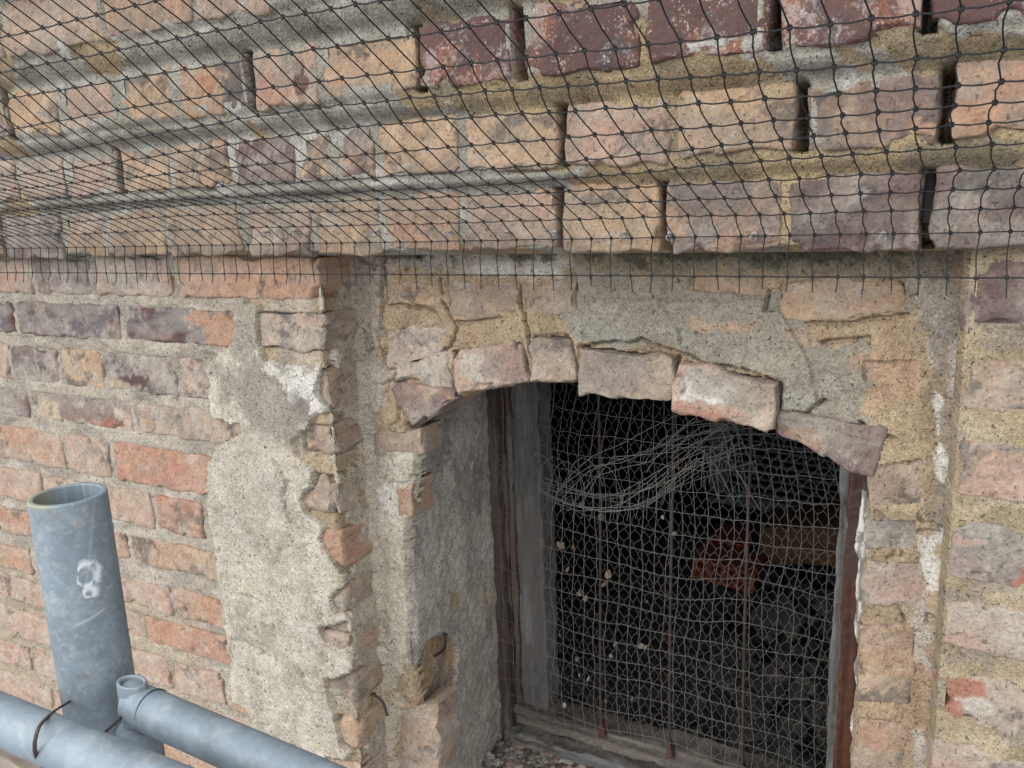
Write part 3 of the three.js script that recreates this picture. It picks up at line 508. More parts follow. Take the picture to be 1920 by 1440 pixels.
// ---- the body of the wall behind its face, and the courses above the frame
function box(x0, x1, y0, y1, z0, z1, col) { const g = new THREE.BoxGeometry(x1 - x0, y1 - y0, z1 - z0); g.translate((x0 + x1) / 2, (y0 + y1) / 2, (z0 + z1) / 2); const n = g.attributes.position.count, a = new Float32Array(n * 3); for (let i = 0; i < n; i++) a.set(col, i * 3); g.setAttribute('color', new THREE.BufferAttribute(a, 3)); return g; }
part('wall_core', mergeGeometries([box(-2.6, X2 - 0.012, -2.2, 1.0, -0.36, -0.078, C.grey), box(-2.6, X1 - 0.02, -2.2, 1.0, -0.078, -0.03, C.grey), box(XR + 0.02, 1.6, -2.2, 1.0, -0.36, -0.03, C.grey), box(-0.05, XR + 0.02, -2.2, 1.0, -0.36, -0.11, C.grey),
  box(X2 - 0.012, -0.05, -0.185, 1.0, -0.36, -0.10, C.grey), box(X2 - 0.012, -0.05, -2.2, -0.93, -0.36, -0.08, C.grey), box(-2.6, 1.6, -0.03, 1.0, -0.10, -0.02, C.grey), box(-2.6, 1.6, 0.278, 0.53, -0.02, 0.15, C.grey)]), M.plain, wall);

// ================================================================== eaves above the cornice (just out of frame; they shade its top)
{
  const e = thing('roof_eaves', 'dark timber eaves boarding carried above the brick cornice', 'eaves');
  for (let i = 0; i < 3; i++) part('soffit_board', box(-2.6, 1.6, 0.53, 0.552, -0.05 + i * 0.155, 0.10 + i * 0.155, [0.16, 0.13, 0.1]), M.plain, e);
  part('fascia_board', box(-2.6, 1.6, 0.50, 0.70, 0.416, 0.44, [0.2, 0.17, 0.14]), M.plain, e);
}

// ================================================================== WINDOW
const wood = (base, dark, streak, sx = 1) => (x, y, z, o) => grain(base, dark, streak, x, y, z, o);
const woodH = (base, dark, streak) => (x, y, z, o) => grain(base, dark, streak, y, x, z, o);
const GW = [[0.20, 0.195, 0.185], [0.085, 0.08, 0.075], [0.11, 0.10, 0.092]], RW = [[0.052, 0.028, 0.021], [0.026, 0.016, 0.013], [0.10, 0.08, 0.065]], OW = [[0.10, 0.033, 0.014], [0.042, 0.016, 0.009], [0.06, 0.035, 0.024]];
const frame = thing('window_frame', 'old grey and red-brown timber window frame set deep in the arched opening', 'window frame', [0, 0, 0]);
frame.userData.kind = 'thing';
const xpx = (u, v, z) => onZ(u, v, z).x, ypx = (u, v, z) => onZ(u, v, z).y;
part('stained_board', slab([[X2 - 0.002, -0.20], [xpx(934, 900, ZF + 0.025), -0.20], [xpx(934, 900, ZF + 0.025), -0.93], [X2 - 0.002, -0.93]], ZF + 0.025, 0.04, wood([0.105, 0.085, 0.07], [0.045, 0.036, 0.03], [0.06, 0.036, 0.028]), 801, { r: 0.003, amp: 0.0008, step: 0.003 }), M.wood, frame, 'worn brown stained edge board');
part('stained_bead', slab([[xpx(935, 900, ZF + 0.01), -0.20], [xpx(950, 900, ZF + 0.01), -0.20], [xpx(950, 900, ZF + 0.01), -0.93], [xpx(935, 900, ZF + 0.01), -0.93]], ZF + 0.012, 0.03, wood(...RW), 802, { r: 0.004, amp: 0.001, step: 0.003 }), M.varnish, frame, 'dark red stained bead');
const gx0 = xpx(950, 900, ZF), gx1 = xpx(1013, 900, ZF);
part('stile', slab([[gx0 - 0.001, -0.20], [gx0 + 0.012, -0.20], [gx0 + 0.012, -0.93], [gx0 - 0.001, -0.93]], ZF + 0.004, 0.03, wood([0.15, 0.135, 0.12], [0.07, 0.065, 0.06], [0.10, 0.06, 0.045]), 803, { r: 0.002, amp: 0.0008, step: 0.003 }), M.wood, frame);
part('stile', slab([[gx0 + 0.013, -0.20], [gx1, -0.20], [gx1, -0.84], [gx0 + 0.013, -0.84]], ZF, 0.045, wood(...GW), 804, { r: 0.003, amp: 0.0009, step: 0.003 }), M.wood, frame);
const rx0 = xpx(1578, 900, ZF), rx1 = xpx(1600, 930, ZF), rx2 = xpx(1622, 950, ZF + 0.03);
part('stile', slab([[rx0, -0.20], [rx1, -0.20], [rx1 - 0.004, -0.93], [rx0 - 0.006, -0.93]], ZF, 0.045, wood(...GW), 805, { r: 0.003, amp: 0.001, step: 0.003 }), M.wood, frame);
part('stained_board', slab([[rx1 - 0.004, -0.20], [rx2 + 0.05, -0.20], [rx2 + 0.05, -0.93], [rx1 - 0.008, -0.93]], ZF + 0.02, 0.04, wood(...OW), 806, { r: 0.003, amp: 0.0008, step: 0.003 }), M.varnish, frame, 'orange-red varnished board');
{ // flaking white paint along the right reveal
  const a = onZ(1612, 905, ZP - 0.03), g = slab([[-0.0775, -0.30], [-0.071, -0.30], [-0.066, -0.66], [-0.072, -0.66]], ZP - 0.012, 0.03, (x, y, z, o) => { const c = [0.5, 0.49, 0.46]; mix3(c, [0.12, 0.11, 0.1], 0.85 * ss(0.42, 0.56, fbm(x * 260, y * 60, 4, 4))); return c; }, 807, { r: 0.002, amp: 0.002, wob: 0.004, step: 0.0022 });
  part('paint_strip', g, M.plain, frame, 'flaking white painted edge strip');
}
// bottom rail and the rough sill pieces before it
const ryL = ypx(1022, 1328, ZF);
part('bottom_rail', slab([[gx0, ryL], [rx0 + 0.02, ryL - 0.012], [rx0 + 0.02, ryL - 0.045], [gx0, ryL - 0.036]], ZF + 0.012, 0.05, woodH([0.15, 0.128, 0.105], [0.06, 0.052, 0.044], [0.085, 0.078, 0.07]), 808, { r: 0.006, amp: 0.0022, wob: 0.004, step: 0.0026 }), M.wood, frame);
part('sill_board', slab([[gx0 - 0.01, ryL - 0.039], [rx0 + 0.02, ryL - 0.049], [rx0 + 0.02, ryL - 0.085], [gx0 - 0.01, ryL - 0.07]], ZF + 0.032, 0.07, woodH([0.18, 0.165, 0.145], [0.07, 0.065, 0.058], [0.115, 0.12, 0.125]), 809, { r: 0.006, amp: 0.0026, wob: 0.004, step: 0.0026 }), M.wood, frame);
part('sill_board', slab([[X2 - 0.002, ryL - 0.066], [rx0 + 0.03, ryL - 0.075], [rx0 + 0.03, ryL - 0.13], [X2 - 0.002, ryL - 0.13]], ZF + 0.085, 0.10, woodH([0.21, 0.185, 0.155], [0.09, 0.08, 0.07], [0.14, 0.12, 0.1]), 810, { r: 0.008, amp: 0.003, wob: 0.005, step: 0.0026 }), M.wood, frame);
// rusty bars
function tube(pts, r, sides = 6, seg = 2, close = false) {
  const c = pts.length > 2 ? new THREE.CatmullRomCurve3(pts, close) : new THREE.LineCurve3(pts[0], pts[1]);
  return new THREE.TubeGeometry(c, Math.max(1, (pts.length - 1) * seg), r, sides, close);
}
function rusty(g, a = [0.034, 0.025, 0.023], b = [0.058, 0.036, 0.029]) { const p = g.attributes.position, c = new Float32Array(p.count * 3); for (let i = 0; i < p.count; i++) { const f = fbm(p.getX(i) * 90, p.getY(i) * 90, p.getZ(i) * 90, 3), k = [0, 1, 2].map(q => mix(a[q], b[q], ss(0.35, 0.7, f))); c.set(k, i * 3); } g.setAttribute('color', new THREE.BufferAttribute(c, 3)); return g; }
[[1125, 1128, 1360], [1262, 1256, 1400], [1408, 1390, 1440]].forEach(([u0, u1, vb], i) => {
  const a = onZ(u0, 880, ZF + 0.012), b = onZ(u1, vb, ZF + 0.016), pts = []; const n = 14, top = -0.2;
  for (let k = 0; k <= n; k++) { const t = k / n; pts.push(new V3(mix(a.x, b.x, t) + Math.sin(t * 5 + i) * 0.001, mix(top, b.y, t), mix(a.z, b.z, t) + Math.cos(t * 7 + i) * 0.0012)); }
  const bar = part('bar', rusty(tube(pts, 0.0023, 8, 3)), M.rust, frame, 'thin rusty upright iron bar');
  part('lug', slab([[b.x - 0.004, b.y + 0.006], [b.x + 0.004, b.y + 0.006], [b.x + 0.006, b.y - 0.018], [b.x - 0.004, b.y - 0.02]], b.z + 0.004, 0.012, (x, y, z) => [0.05 + 0.03 * noise(x * 300, y * 300), 0.028, 0.022], 820 + i, { r: 0.004, amp: 0.001 }), M.rust, bar);
});

// ---- wire in the opening
const rW = rng(900);
function strips(list, mat, name, parent, r, sides = 4) { return part(name, mergeGeometries(list.map(p => tube(p, r, sides, 2))), mat, parent); }
const inArch = (x, y) => y > -0.22 ? 0 : 1;
{
  const hexn = thing('chicken_wire', 'fine hexagonal chicken wire stretched behind the rusty window bars', 'wire netting');
  const w = 0.0146, e = 0.0052, rp = 0.0142, segs = [], z = ZF - 0.004;
  const J = (x, y) => new V3(x + (noise(x * 40, y * 40, 60) - 0.5) * 0.007 + (noise(x * 190, y * 190, 63) - 0.5) * 0.0022, y + (noise(x * 40, y * 40, 61) - 0.5) * 0.008 + (noise(x * 190, y * 190, 64) - 0.5) * 0.0022, z + (noise(x * 14, y * 14, 62) - 0.5) * 0.014);
  for (let j = 0; j < 46; j++) for (let i = 0; i < 34; i++) {
    const x = gx1 - 0.012 + (i + (j % 2 ? 0.5 : 0)) * w, y = -0.215 - j * rp; if (x > rx0 + 0.006) continue;
    const t = J(x, y), b = J(x, y - e), l = J(x - w / 2, y - rp), r = J(x + w / 2, y - rp); segs.push([t, b], [b, l], [b, r]);
  }
  part('wire', mergeGeometries(segs.map(s => tube(s, 0.00033, 4, 1))), M.wire, hexn);
}
{
  const sq = thing('square_wire_mesh', 'rusted square wire mesh fixed over the window front with a crumpled torn flap', 'wire mesh');
  const z = ZF + 0.034, xL = xpx(935, 950, z), xR = rx0 + 0.012, px = 0.0181, py = 0.0322, L = [];
  const J = (x, y) => { const top = ss(-0.40, -0.25, y), side = ss(xL + 0.1, xL, x);
    return new V3(x + (noise(x * 9, y * 9, 70) - 0.5) * 0.018 + (noise(x * 60, y * 60, 73) - 0.5) * 0.004 + top * 0.02 * Math.sin(x * 9), y + (noise(x * 9, y * 9, 71) - 0.5) * 0.02 + (noise(x * 60, y * 60, 74) - 0.5) * 0.004 - 0.05 * (x + 0.34) * ss(0, 0.6, xL + 0.5 - x), z + (noise(x * 8, y * 8, 72) - 0.5) * 0.022 - side * 0.004); };
  for (let x = xL; x < xR; x += px) { const p = []; for (let y = -0.23; y > -0.86; y -= py / 2) p.push(J(x, y)); L.push(p); }
  for (let y = -0.235; y > -0.85; y -= py) { const p = []; for (let x = xL - 0.012; x < xR; x += px / 1.5) p.push(J(x, y)); L.push(p); }
  strips(L, M.wire, 'mesh', sq, 0.00046);
  // the loose flap, sagging from the left jamb and pulled up to the right
  const K = [], zf = ZF + 0.05, Q = (u, v, dz = 0) => onZ(u, v, zf + dz);
  for (let k = 0; k < 10; k++) {
    const a = rW() * 30, b = rW() * 34, e = rW() * 90, up = rW() * 90, dz = rW() * 0.04, p = [];
    const pts = [[930 + rW() * 40, 870 + a], [985 + rW() * 30, 880 + a + b * 0.3], [1060, 915 + b], [1140, 925 + b], [1205, 915 + b - up * 0.2], [1262, 888 + b - up * 0.45], [1310 + e * 0.3, 858 + b - up * 0.7], [1345 + e, 838 + b - up]];
    pts.forEach(([u, v], i) => p.push(Q(u + (rW() - 0.5) * 26, v + (rW() - 0.5) * 22, dz * Math.sin(i / 7 * Math.PI) + (rW() - 0.5) * 0.004))); K.push(p);
  }
  for (let k = 0; k < 5; k++) { const u = 1000 + k * 16 + rW() * 40, v = 965 - rW() * 50; K.push([Q(u, v, 0.02), Q(u + 60, v - 50 - rW() * 40, 0.035), Q(u + 140, v - 60 - rW() * 40, 0.03), Q(u + 240, v - 110 - rW() * 60, 0.02), Q(u + 360 + rW() * 100, v - 120 - rW() * 60, 0.01)]); }
  for (const [u, v] of [[935, 862], [950, 868], [972, 856], [1000, 852], [1030, 858], [1052, 866], [1085, 860], [1120, 872]]) K.push([Q(u - 20, v + 45, 0.015), Q(u - 8, v + 8, 0.03), Q(u + 14, v - 2, 0.034), Q(u + 34, v + 22, 0.026), Q(u + 46, v + 52, 0.014)]);
  for (let k = 0; k < 26; k++) { const u = 945 + k * 17, c = 892 + 62 * Math.exp(-(((u - 1150) / 150) ** 2)) - Math.max(0, u - 1220) * 0.28, dz = 0.01 + rW() * 0.03; K.push([Q(u + (rW() - 0.5) * 14, c - 30 - rW() * 14, dz), Q(u - 3, c, dz + 0.012), Q(u - 9 + (rW() - 0.5) * 10, c + 22 + rW() * 14, dz)]); }
  for (let k = 0; k < 8; k++) { const u = 1200 + rW() * 60, v = 770 + k * 14; K.push([Q(u, v + 60, 0.02), Q(u + 40, v + 5 + rW() * 20, 0.03), Q(u + 100, v - 10 + rW() * 30, 0.02), Q(u + 120 + rW() * 60, v + 70 + rW() * 70, 0.01)]); }
  strips(K, M.wire, 'torn_flap', sq, 0.00044);
}
// dead leaves and fluff caught in the mesh
function crumple(seed, s, col) {
  const g = new THREE.IcosahedronGeometry(1, 2), p = g.attributes.position, c = new Float32Array(p.count * 3);
  for (let i = 0; i < p.count; i++) { const x = p.getX(i), y = p.getY(i), z = p.getZ(i), k = 0.45 + 1.1 * fbm(x * 1.6 + seed * 3.1, y * 1.6, z * 1.6 + seed, 3); p.setXYZ(i, x * k * s * 0.9, y * k * s * 0.75, z * k * s * 0.4); const m = 0.7 + 0.6 * noise(x * 4 + seed, y * 4, z * 4); c.set(col.map(q => q * m), i * 3); }
  g.setAttribute('color', new THREE.BufferAttribute(c, 3)); g.computeVertexNormals(); return g;
}
[[1052, 1022, 0.009, 0], [1075, 1026, 0.006, 0], [1064, 1068, 0.006, 0], [1140, 1078, 0.008, 0], [1133, 1095, 0.006, 0], [1088, 1112, 0.007, 0], [1098, 1122, 0.006, 0], [1050, 1190, 0.0045, 0], [1210, 1214, 0.007, 0], [1202, 1211, 0.006, 1], [1154, 1208, 0.006, 1], [1128, 968, 0.008, 1], [1145, 1230, 0.004, 1], [1086, 1266, 0.004, 2], [1103, 1272, 0.0045, 2], [1058, 1322, 0.0045, 2], [1082, 1236, 0.006, 1], [1136, 1314, 0.005, 1], [1265, 1000, 0.0045, 1], [1242, 970, 0.004, 2], [1213, 1128, 0.004, 1], [1090, 945, 0.006, 1], [1186, 1310, 0.004, 1], [1165, 935, 0.007, 1]].forEach(([u, v, s, k], i) => {
  const p = onZ(u, v, ZF + 0.036), cols = [[0.15, 0.11, 0.07], [0.12, 0.112, 0.10], [0.30, 0.29, 0.275]], nm = ['dead_leaf', 'cobweb_clump', 'paint_flake'][k];
  const m = single(nm, crumple(i + 1, s * 0.85, cols[k]), M.plain, ['curled brown dead leaf caught in the square wire mesh', 'small grey clump of dust and cobweb hanging in the window wire', 'small white flake stuck on the window wire'][k], ['leaf', 'cobweb', 'flake'][k], ['dead leaves in the window mesh', 'cobweb clumps in the window wire', 'white flakes on the window wire'][k]);
  m.position.copy(p); m.rotation.set(i, i * 2.1, i * 0.7);
});
// rubble on the sill
function rocks(n, place, smin, smax, cols, seed) {
  const r = rng(seed), out = [];
  for (let i = 0; i < n; i++) {
    const g = new THREE.IcosahedronGeometry(1, 1), p = g.attributes.position, s = smin + (smax - smin) * r() ** 2, c = new Float32Array(p.count * 3), q = place(r), cl = cols[Math.floor(r() * cols.length)], o = r() * 50, sx = 0.7 + r() * 0.8, sy = 0.5 + r() * 0.4;
    for (let k = 0; k < p.count; k++) { const x = p.getX(k), y = p.getY(k), z = p.getZ(k), f = 0.45 + 1.15 * noise(x * 2.1 + o, y * 2.1, z * 2.1); p.setXYZ(k, x * f * s * sx, y * f * s * sy, z * f * s); const m = 0.75 + 0.5 * noise(x * 5 + o, y * 5, z * 5); c.set(cl.map(w => w * m), k * 3); }
    g.setAttribute('color', new THREE.BufferAttribute(c, 3)); g.rotateY(r() * 6); g.rotateX(r() - 0.5); g.translate(q[0], q[1] + s * 0.3, q[2]); out.push(g);
  }
  const g = mergeGeometries(out); g.computeVertexNormals(); return g;
}
{
  const yT = ryL - 0.066, m = single('sill_rubble', rocks(620, r => [mix(X2 + 0.01, -0.33, r() ** 1.5), yT - 0.004 + r() * 0.008, mix(ZF + 0.03, ZF + 0.09, r())], 0.0012, 0.0085, [[0.22, 0.2, 0.18], [0.26, 0.19, 0.15], [0.09, 0.07, 0.06], [0.32, 0.29, 0.25], [0.14, 0.1, 0.08]], 31), M.plain, 'loose mortar crumbs and brick chips lying on the window sill', 'rubble'); m.userData.kind = 'stuff';
}

// ================================================================== DARK ROOM BEHIND
const FY = -0.95;
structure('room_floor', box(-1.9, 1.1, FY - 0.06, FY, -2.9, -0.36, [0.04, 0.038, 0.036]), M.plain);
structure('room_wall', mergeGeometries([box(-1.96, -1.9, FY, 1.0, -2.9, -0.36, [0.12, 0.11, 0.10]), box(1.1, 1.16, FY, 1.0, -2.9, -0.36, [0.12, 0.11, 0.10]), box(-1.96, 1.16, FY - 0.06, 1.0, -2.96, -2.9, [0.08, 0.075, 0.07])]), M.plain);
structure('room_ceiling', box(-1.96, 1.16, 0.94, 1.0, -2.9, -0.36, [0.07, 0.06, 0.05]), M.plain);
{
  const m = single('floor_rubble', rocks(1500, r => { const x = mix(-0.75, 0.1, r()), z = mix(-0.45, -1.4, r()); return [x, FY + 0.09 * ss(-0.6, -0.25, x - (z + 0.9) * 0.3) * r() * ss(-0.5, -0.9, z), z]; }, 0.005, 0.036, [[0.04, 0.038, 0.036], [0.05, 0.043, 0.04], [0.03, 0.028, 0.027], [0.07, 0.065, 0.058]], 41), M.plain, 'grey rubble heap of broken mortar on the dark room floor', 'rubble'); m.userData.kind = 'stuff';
  const hollow = (u0, v0, u1, v1, z, label, turn) => {                // extruded hollow clay block
    const a = onZ(u0, v0, z), b = onZ(u1, v1, z), L = Math.hypot(b.x - a.x, b.y - a.y), H = L * 0.34, s = new THREE.Shape(); s.moveTo(0, 0); s.lineTo(L, 0); s.lineTo(L, H); s.lineTo(0, H); s.closePath();
    for (let i = 0; i < 4; i++) for (let j = 0; j < 2; j++) { const h = new THREE.Path(), x = L * (0.06 + i * 0.235), y = H * (0.12 + j * 0.45), w = L * 0.17, k = H * 0.32; h.moveTo(x, y); h.lineTo(x, y + k); h.lineTo(x + w, y + k); h.lineTo(x + w, y); h.closePath(); s.holes.push(h); }
    const g = new THREE.ExtrudeGeometry(s, { depth: 0.1, bevelEnabled: true, bevelSize: 0.0015, bevelThickness: 0.0015, bevelSegments: 1 }), n = g.attributes.position.count, c = new Float32Array(n * 3); for (let i = 0; i < n; i++) c.set([0.25, 0.07, 0.032], i * 3); g.setAttribute('color', new THREE.BufferAttribute(c, 3));
    const m2 = single('hollow_brick', g, M.plain, label, 'brick'); m2.position.set(a.x, a.y - H, z - 0.1); m2.rotation.z = Math.atan2(b.y - a.y, b.x - a.x); m2.rotation.y = turn; return m2;
  };
  hollow(1297, 1045, 1412, 1076, -0.92, 'orange hollow clay brick lying lower on the dark rubble', 0.0);
  hollow(1322, 1008, 1392, 1026, -1.03, 'orange hollow clay brick resting above another orange brick', 0.1);
  // timber baulk and crate
  const t = (u0, v0, u1, v1, z, d, col, name, label, cat) => { const a = onZ(u0, v0, z), b = onZ(u1, v0, z), e = onZ(u1, v1, z), f = onZ(u0, v1, z); return single(name, slab([[a.x, a.y], [b.x, b.y], [e.x, e.y], [f.x, f.y]], z, d, (x, y, zz, o) => grain(col, col.map(q => q * 0.5), col.map(q => q * 0.8), y, x, zz, o), 40 + u0, { r: 0.008, amp: 0.002, step: 0.006 }), M.wood, label, cat); };
  t(1424, 990, 1640, 1062, -1.05, 0.18, [0.18, 0.10, 0.05], 'timber_baulk', 'brown timber baulk lying across the rubble inside the room', 'timber');
  const cr = thing('plastic_crate', 'grey-blue slatted plastic crate standing in the dark room', 'crate'), cz = -1.2, pt = (u, v, z = cz) => onZ(u, v, z);
  const bar = (u0, v0, u1, v1, th, z = cz) => { const a = pt(u0, v0, z), b = pt(u1, v1, z), g = new THREE.BoxGeometry(a.distanceTo(b), th, 0.02); g.rotateZ(Math.atan2(b.y - a.y, b.x - a.x)); g.translate((a.x + b.x) / 2, (a.y + b.y) / 2, z); return g; };
  part('post', bar(1352, 760, 1348, 930, 0.045), M.crate, cr); part('rail', bar(1330, 928, 1660, 985, 0.028), M.crate, cr); part('foot', bar(1500, 965, 1500, 1008, 0.04), M.crate, cr);
  for (let i = 0; i < 9; i++) part('slat', bar(1352, 800 + i * 14, 1660, 852 + i * 14, 0.007, cz - 0.02), M.crate, cr);
}

// ================================================================== BIRD NETTING
{
  const net = thing('bird_netting', 'black plastic bird netting hanging from the cornice, tails cut off at its lower edge', 'netting');
  const PR = [[-0.0715, 0.042], [-0.0362, 0.0385], [-0.0145, 0.066], [0.002, 0.103], [0.015, 0.131], [0.026, 0.16], [0.037, 0.184], [0.049, 0.215], [0.061, 0.246], [0.074, 0.272], [0.088, 0.303], [0.103, 0.331], [0.1185, 0.359], [0.1345, 0.386], [0.151, 0.413], [0.168, 0.44]];
  const px = 0.0206, n = 88, x0 = -1.68, rows = PR.length, node = [];
  const r = rng(61);
  for (let i = 0; i < n; i++) { node[i] = []; for (let j = 0; j < rows; j++) { const x = x0 + i * px, s = Math.max(0, j - 1), lf = ss(-0.7, -1.4, x), sag = (noise(x * 2.4, j * 0.35, 80) - 0.5) * 0.02 * Math.min(1, s / 4) - lf * 0.004 * s * 0.5;
    const jr = j > 1 ? 1 : 0.5; node[i][j] = new V3(x + (noise(x * 4, j * 0.5, 81) - 0.5) * 0.009 * Math.min(1, s / 3) + (r() - 0.5) * 0.0012 * jr, PR[j][0] + sag + (r() - 0.5) * 0.001 * jr, PR[j][1] + (noise(x * 3, j * 0.5, 82) - 0.5) * 0.02 * Math.min(1, s / 4) + (r() - 0.5) * 0.0012); } }
  const strands = [], cords = [], beads = [];
  for (let i = 0; i < n; i++) {
    const p = [...node[i]].map((q, j) => q.clone()), full = []; const t = node[i][0], tail = new V3(t.x + (r() - 0.35) * 0.003, t.y - 0.009 - r() * 0.007, t.z + 0.002 + (r() - 0.5) * 0.006); full.push(tail);
    for (let j = 0; j < rows; j++) { full.push(p[j]); if (j < rows - 1) { const m = p[j].clone().lerp(p[j + 1], 0.5); m.x += (j % 2 ? 1 : -1) * 0.0 + (r() - 0.5) * 0.001 - 0.0016; m.y += 0.0012; full.push(m); } }
    strands.push(tube(full, 0.00054, 5, 2));
    for (let j = 0; j < rows; j++) { const g = new THREE.OctahedronGeometry(0.0017, 1); g.scale(1.15, 1.15, 0.5); g.translate(p[j].x, p[j].y, p[j].z); g.deleteAttribute('uv'); beads.push(g); }
  }
  for (let j = 0; j < rows; j++) { const p = []; for (let i = 0; i < n; i++) { p.push(node[i][j]); if (i < n - 1) { const m = node[i][j].clone().lerp(node[i + 1][j], 0.5); if (j > 1) { m.y -= 0.0011; m.z += 0.001; } p.push(m); } } cords.push(tube(p, j === 0 ? 0.00066 : 0.00054, 5, 2)); }
  part('upright_strands', mergeGeometries(strands), M.plastic, net); part('cross_strands', mergeGeometries(cords), M.plastic, net); part('knots', mergeGeometries(beads), M.plastic, net);
  // fixing hooks along the wire line
  [[97, 444], [155, 443], [222, 442], [362, 438], [493, 440], [547, 438], [700, 440], [838, 440], [947, 441], [1037, 442], [1167, 443], [1254, 445], [1412, 446], [1655, 446]].forEach(([u, v], i) => {
    const p = onZ(u, v, 0.0385), h = thing('screw_hook', 'small zinc screw hook holding the netting to the lowest cornice course', 'hook', [p.x, p.y, p.z], 'screw hooks along the netting edge');
    const ring = new THREE.TorusGeometry(0.0028, 0.0008, 6, 14); ring.rotateY(0.5 + (i * 0.37) % 0.6); part('ring', ring, M.steel, h);
    const sh = new THREE.CylinderGeometry(0.0011, 0.0011, 0.022, 6); sh.rotateX(Math.PI / 2); sh.translate(0, 0.0028, -0.012); part('shank', sh, M.steel, h);
    const ws = new THREE.CylinderGeometry(0.0026, 0.0026, 0.001, 12); ws.rotateX(Math.PI / 2); ws.translate(0, 0.0028, -0.0035); part('washer', ws, M.steel, h);
  });
}

// ================================================================== SCAFFOLD TUBES
function paintTube(g, extra) {
  const p = g.attributes.position, c = new Float32Array(p.count * 3);
  for (let i = 0; i < p.count; i++) {
    const x = p.getX(i), y = p.getY(i), z = p.getZ(i), a = fbm(x * 60, y * 30, z * 60, 4), b = fbm(x * 220, y * 160, z * 220, 2), k = 0.78 + 0.3 * a + 0.14 * (b - 0.5), q = [0.205 * k, 0.255 * k, 0.295 * k];
    mix3(q, [0.46, 0.51, 0.54], 0.16 * ss(0.5, 0.9, fbm(x * 60 + 9, y * 40, z * 60, 3)) + 0.13 * ss(0.6, 0.9, fbm(x * 330, y * 330, z * 330, 2))); mix3(q, [0.15, 0.17, 0.19], 0.22 * ss(0.68, 0.8, fbm(x * 80 + 3, y * 40, z * 80, 3))); mix3(q, [0.42, 0.40, 0.37], 0.28 * ss(0.72, 0.9, fbm(x * 110 + 4, y * 110, z * 110, 4))); mix3(q, [0.16, 0.105, 0.07], 0.3 * ss(0.78, 0.95, fbm(x * 70 + 40, y * 70, z * 70, 4)));   // cement splashes, rust
    if (extra) extra(q, x, y, z); c.set(q, i * 3);
  }
  g.setAttribute('color', new THREE.BufferAttribute(c, 3)); return g;
}
const upTop = atDepth(127, 926, 0.561), upR = 0.0242;
{
  const y0 = -1.1, len = upTop.y - y0, prof = [];
  const N = 260; prof.push(new THREE.Vector2(upR - 0.0038, 0), new THREE.Vector2(upR - 0.0038, len - 0.16), new THREE.Vector2(upR - 0.0038, len - 0.001), new THREE.Vector2(upR - 0.0032, len), new THREE.Vector2(upR - 0.0006, len)); for (let i = 0; i <= 420; i++) prof.push(new THREE.Vector2(upR + 0.00015 * (noise(i * 0.13, 3) - 0.5), len - 0.0008 - i * 0.00055)); for (let i = 1; i <= 30; i++) prof.push(new THREE.Vector2(upR, mix(len - 0.0008 - 420 * 0.00055, 0, i / 30)));
  const g = new THREE.LatheGeometry(prof, 200), toC = new V3(CAM.x - upTop.x, 0, CAM.z - upTop.z).normalize(), side = new V3(toC.z, 0, -toC.x);
  const marks = [[165, 1095], [171, 1131], [172, 1185]].map(([u, v]) => { const d = atDepth(u, v, 0.54); return [side.dot(new V3(d.x - upTop.x, 0, d.z - upTop.z)), d.y - y0]; });
  paintTube(g, (q, x, y, z) => {
    const f = toC.x * x + toC.z * z; if (f > 0) { const s = side.x * x + side.z * z;
      const sc = Math.abs(s - 0.004 - (y - marks[0][1]) * 0.22); mix3(q, [0.45, 0.48, 0.5], 0.25 * ss(0.0012, 0.0004, sc) * ss(0.05, 0.02, Math.abs(y - marks[0][1] - 0.02)));
      const ringm = (m, r, w) => { const rr = Math.hypot(s - m[0], (y - m[1]) * 0.9) + (fbm(s * 300, y * 300, 3, 3) - 0.5) * 0.0022; const up = ss(-0.6, 0.9, ((s - m[0]) + (y - m[1]) * 0.5) / r); mix3(q, [0.75, 0.77, 0.78], 0.85 * ss(w * (0.5 + 1.5 * up), w * 0.2, Math.abs(rr - r * (1 + 0.25 * up))) * ss(0.28, 0.5, noise(s * 420, y * 260, 8) + 0.3 * up)); };
      ringm(marks[0], 0.0056, 0.0021); ringm(marks[1], 0.0028, 0.0019);
      mix3(q, [0.5, 0.53, 0.55], 0.6 * ss(0.0012, 0.0003, Math.abs(y - marks[2][1] - (s - marks[2][0]) * 0.35)) * ss(0.012, 0.007, Math.abs(s - marks[2][0])));
      mix3(q, [0.30, 0.24, 0.12], 0.6 * ss(0.5, 0.7, fbm(s * 90, y * 26, 12, 3)) * ss(0.004, 0, Math.abs(s + 0.014)) * ss(0.03, 0.0, Math.abs(y - marks[2][1] + 0.035))); }
    mix3(q, [0.5, 0.52, 0.53], 0.22 * ss(0.75, 0.95, fbm(x * 420, y * 420, z * 420, 2))); mix3(q, [0.10, 0.11, 0.12], 0.14 * ss(0.72, 0.9, fbm(x * 150, y * 500, z * 150, 2)));
    if (y > len - 0.0022) mix3(q, [0.33, 0.32, 0.13], 0.5 * ss(0.3, 0.6, -(x * side.x + z * side.z) / upR));
  });
  const o = thing('scaffold_upright', 'open-topped blue-grey galvanised scaffold upright with white scrape marks', 'scaffold tube', [upTop.x, y0, upTop.z]); part('tube', g, M.galv, o);
}
function railAlong(u, v, dep, rad, xa, xb) { const p = atDepth(u, v, dep), g = new THREE.CylinderGeometry(rad, rad, xb - xa, 64, 300, true); g.rotateZ(Math.PI / 2); g.translate((xa + xb) / 2, 0, 0); return [p, paintTube(g)]; }
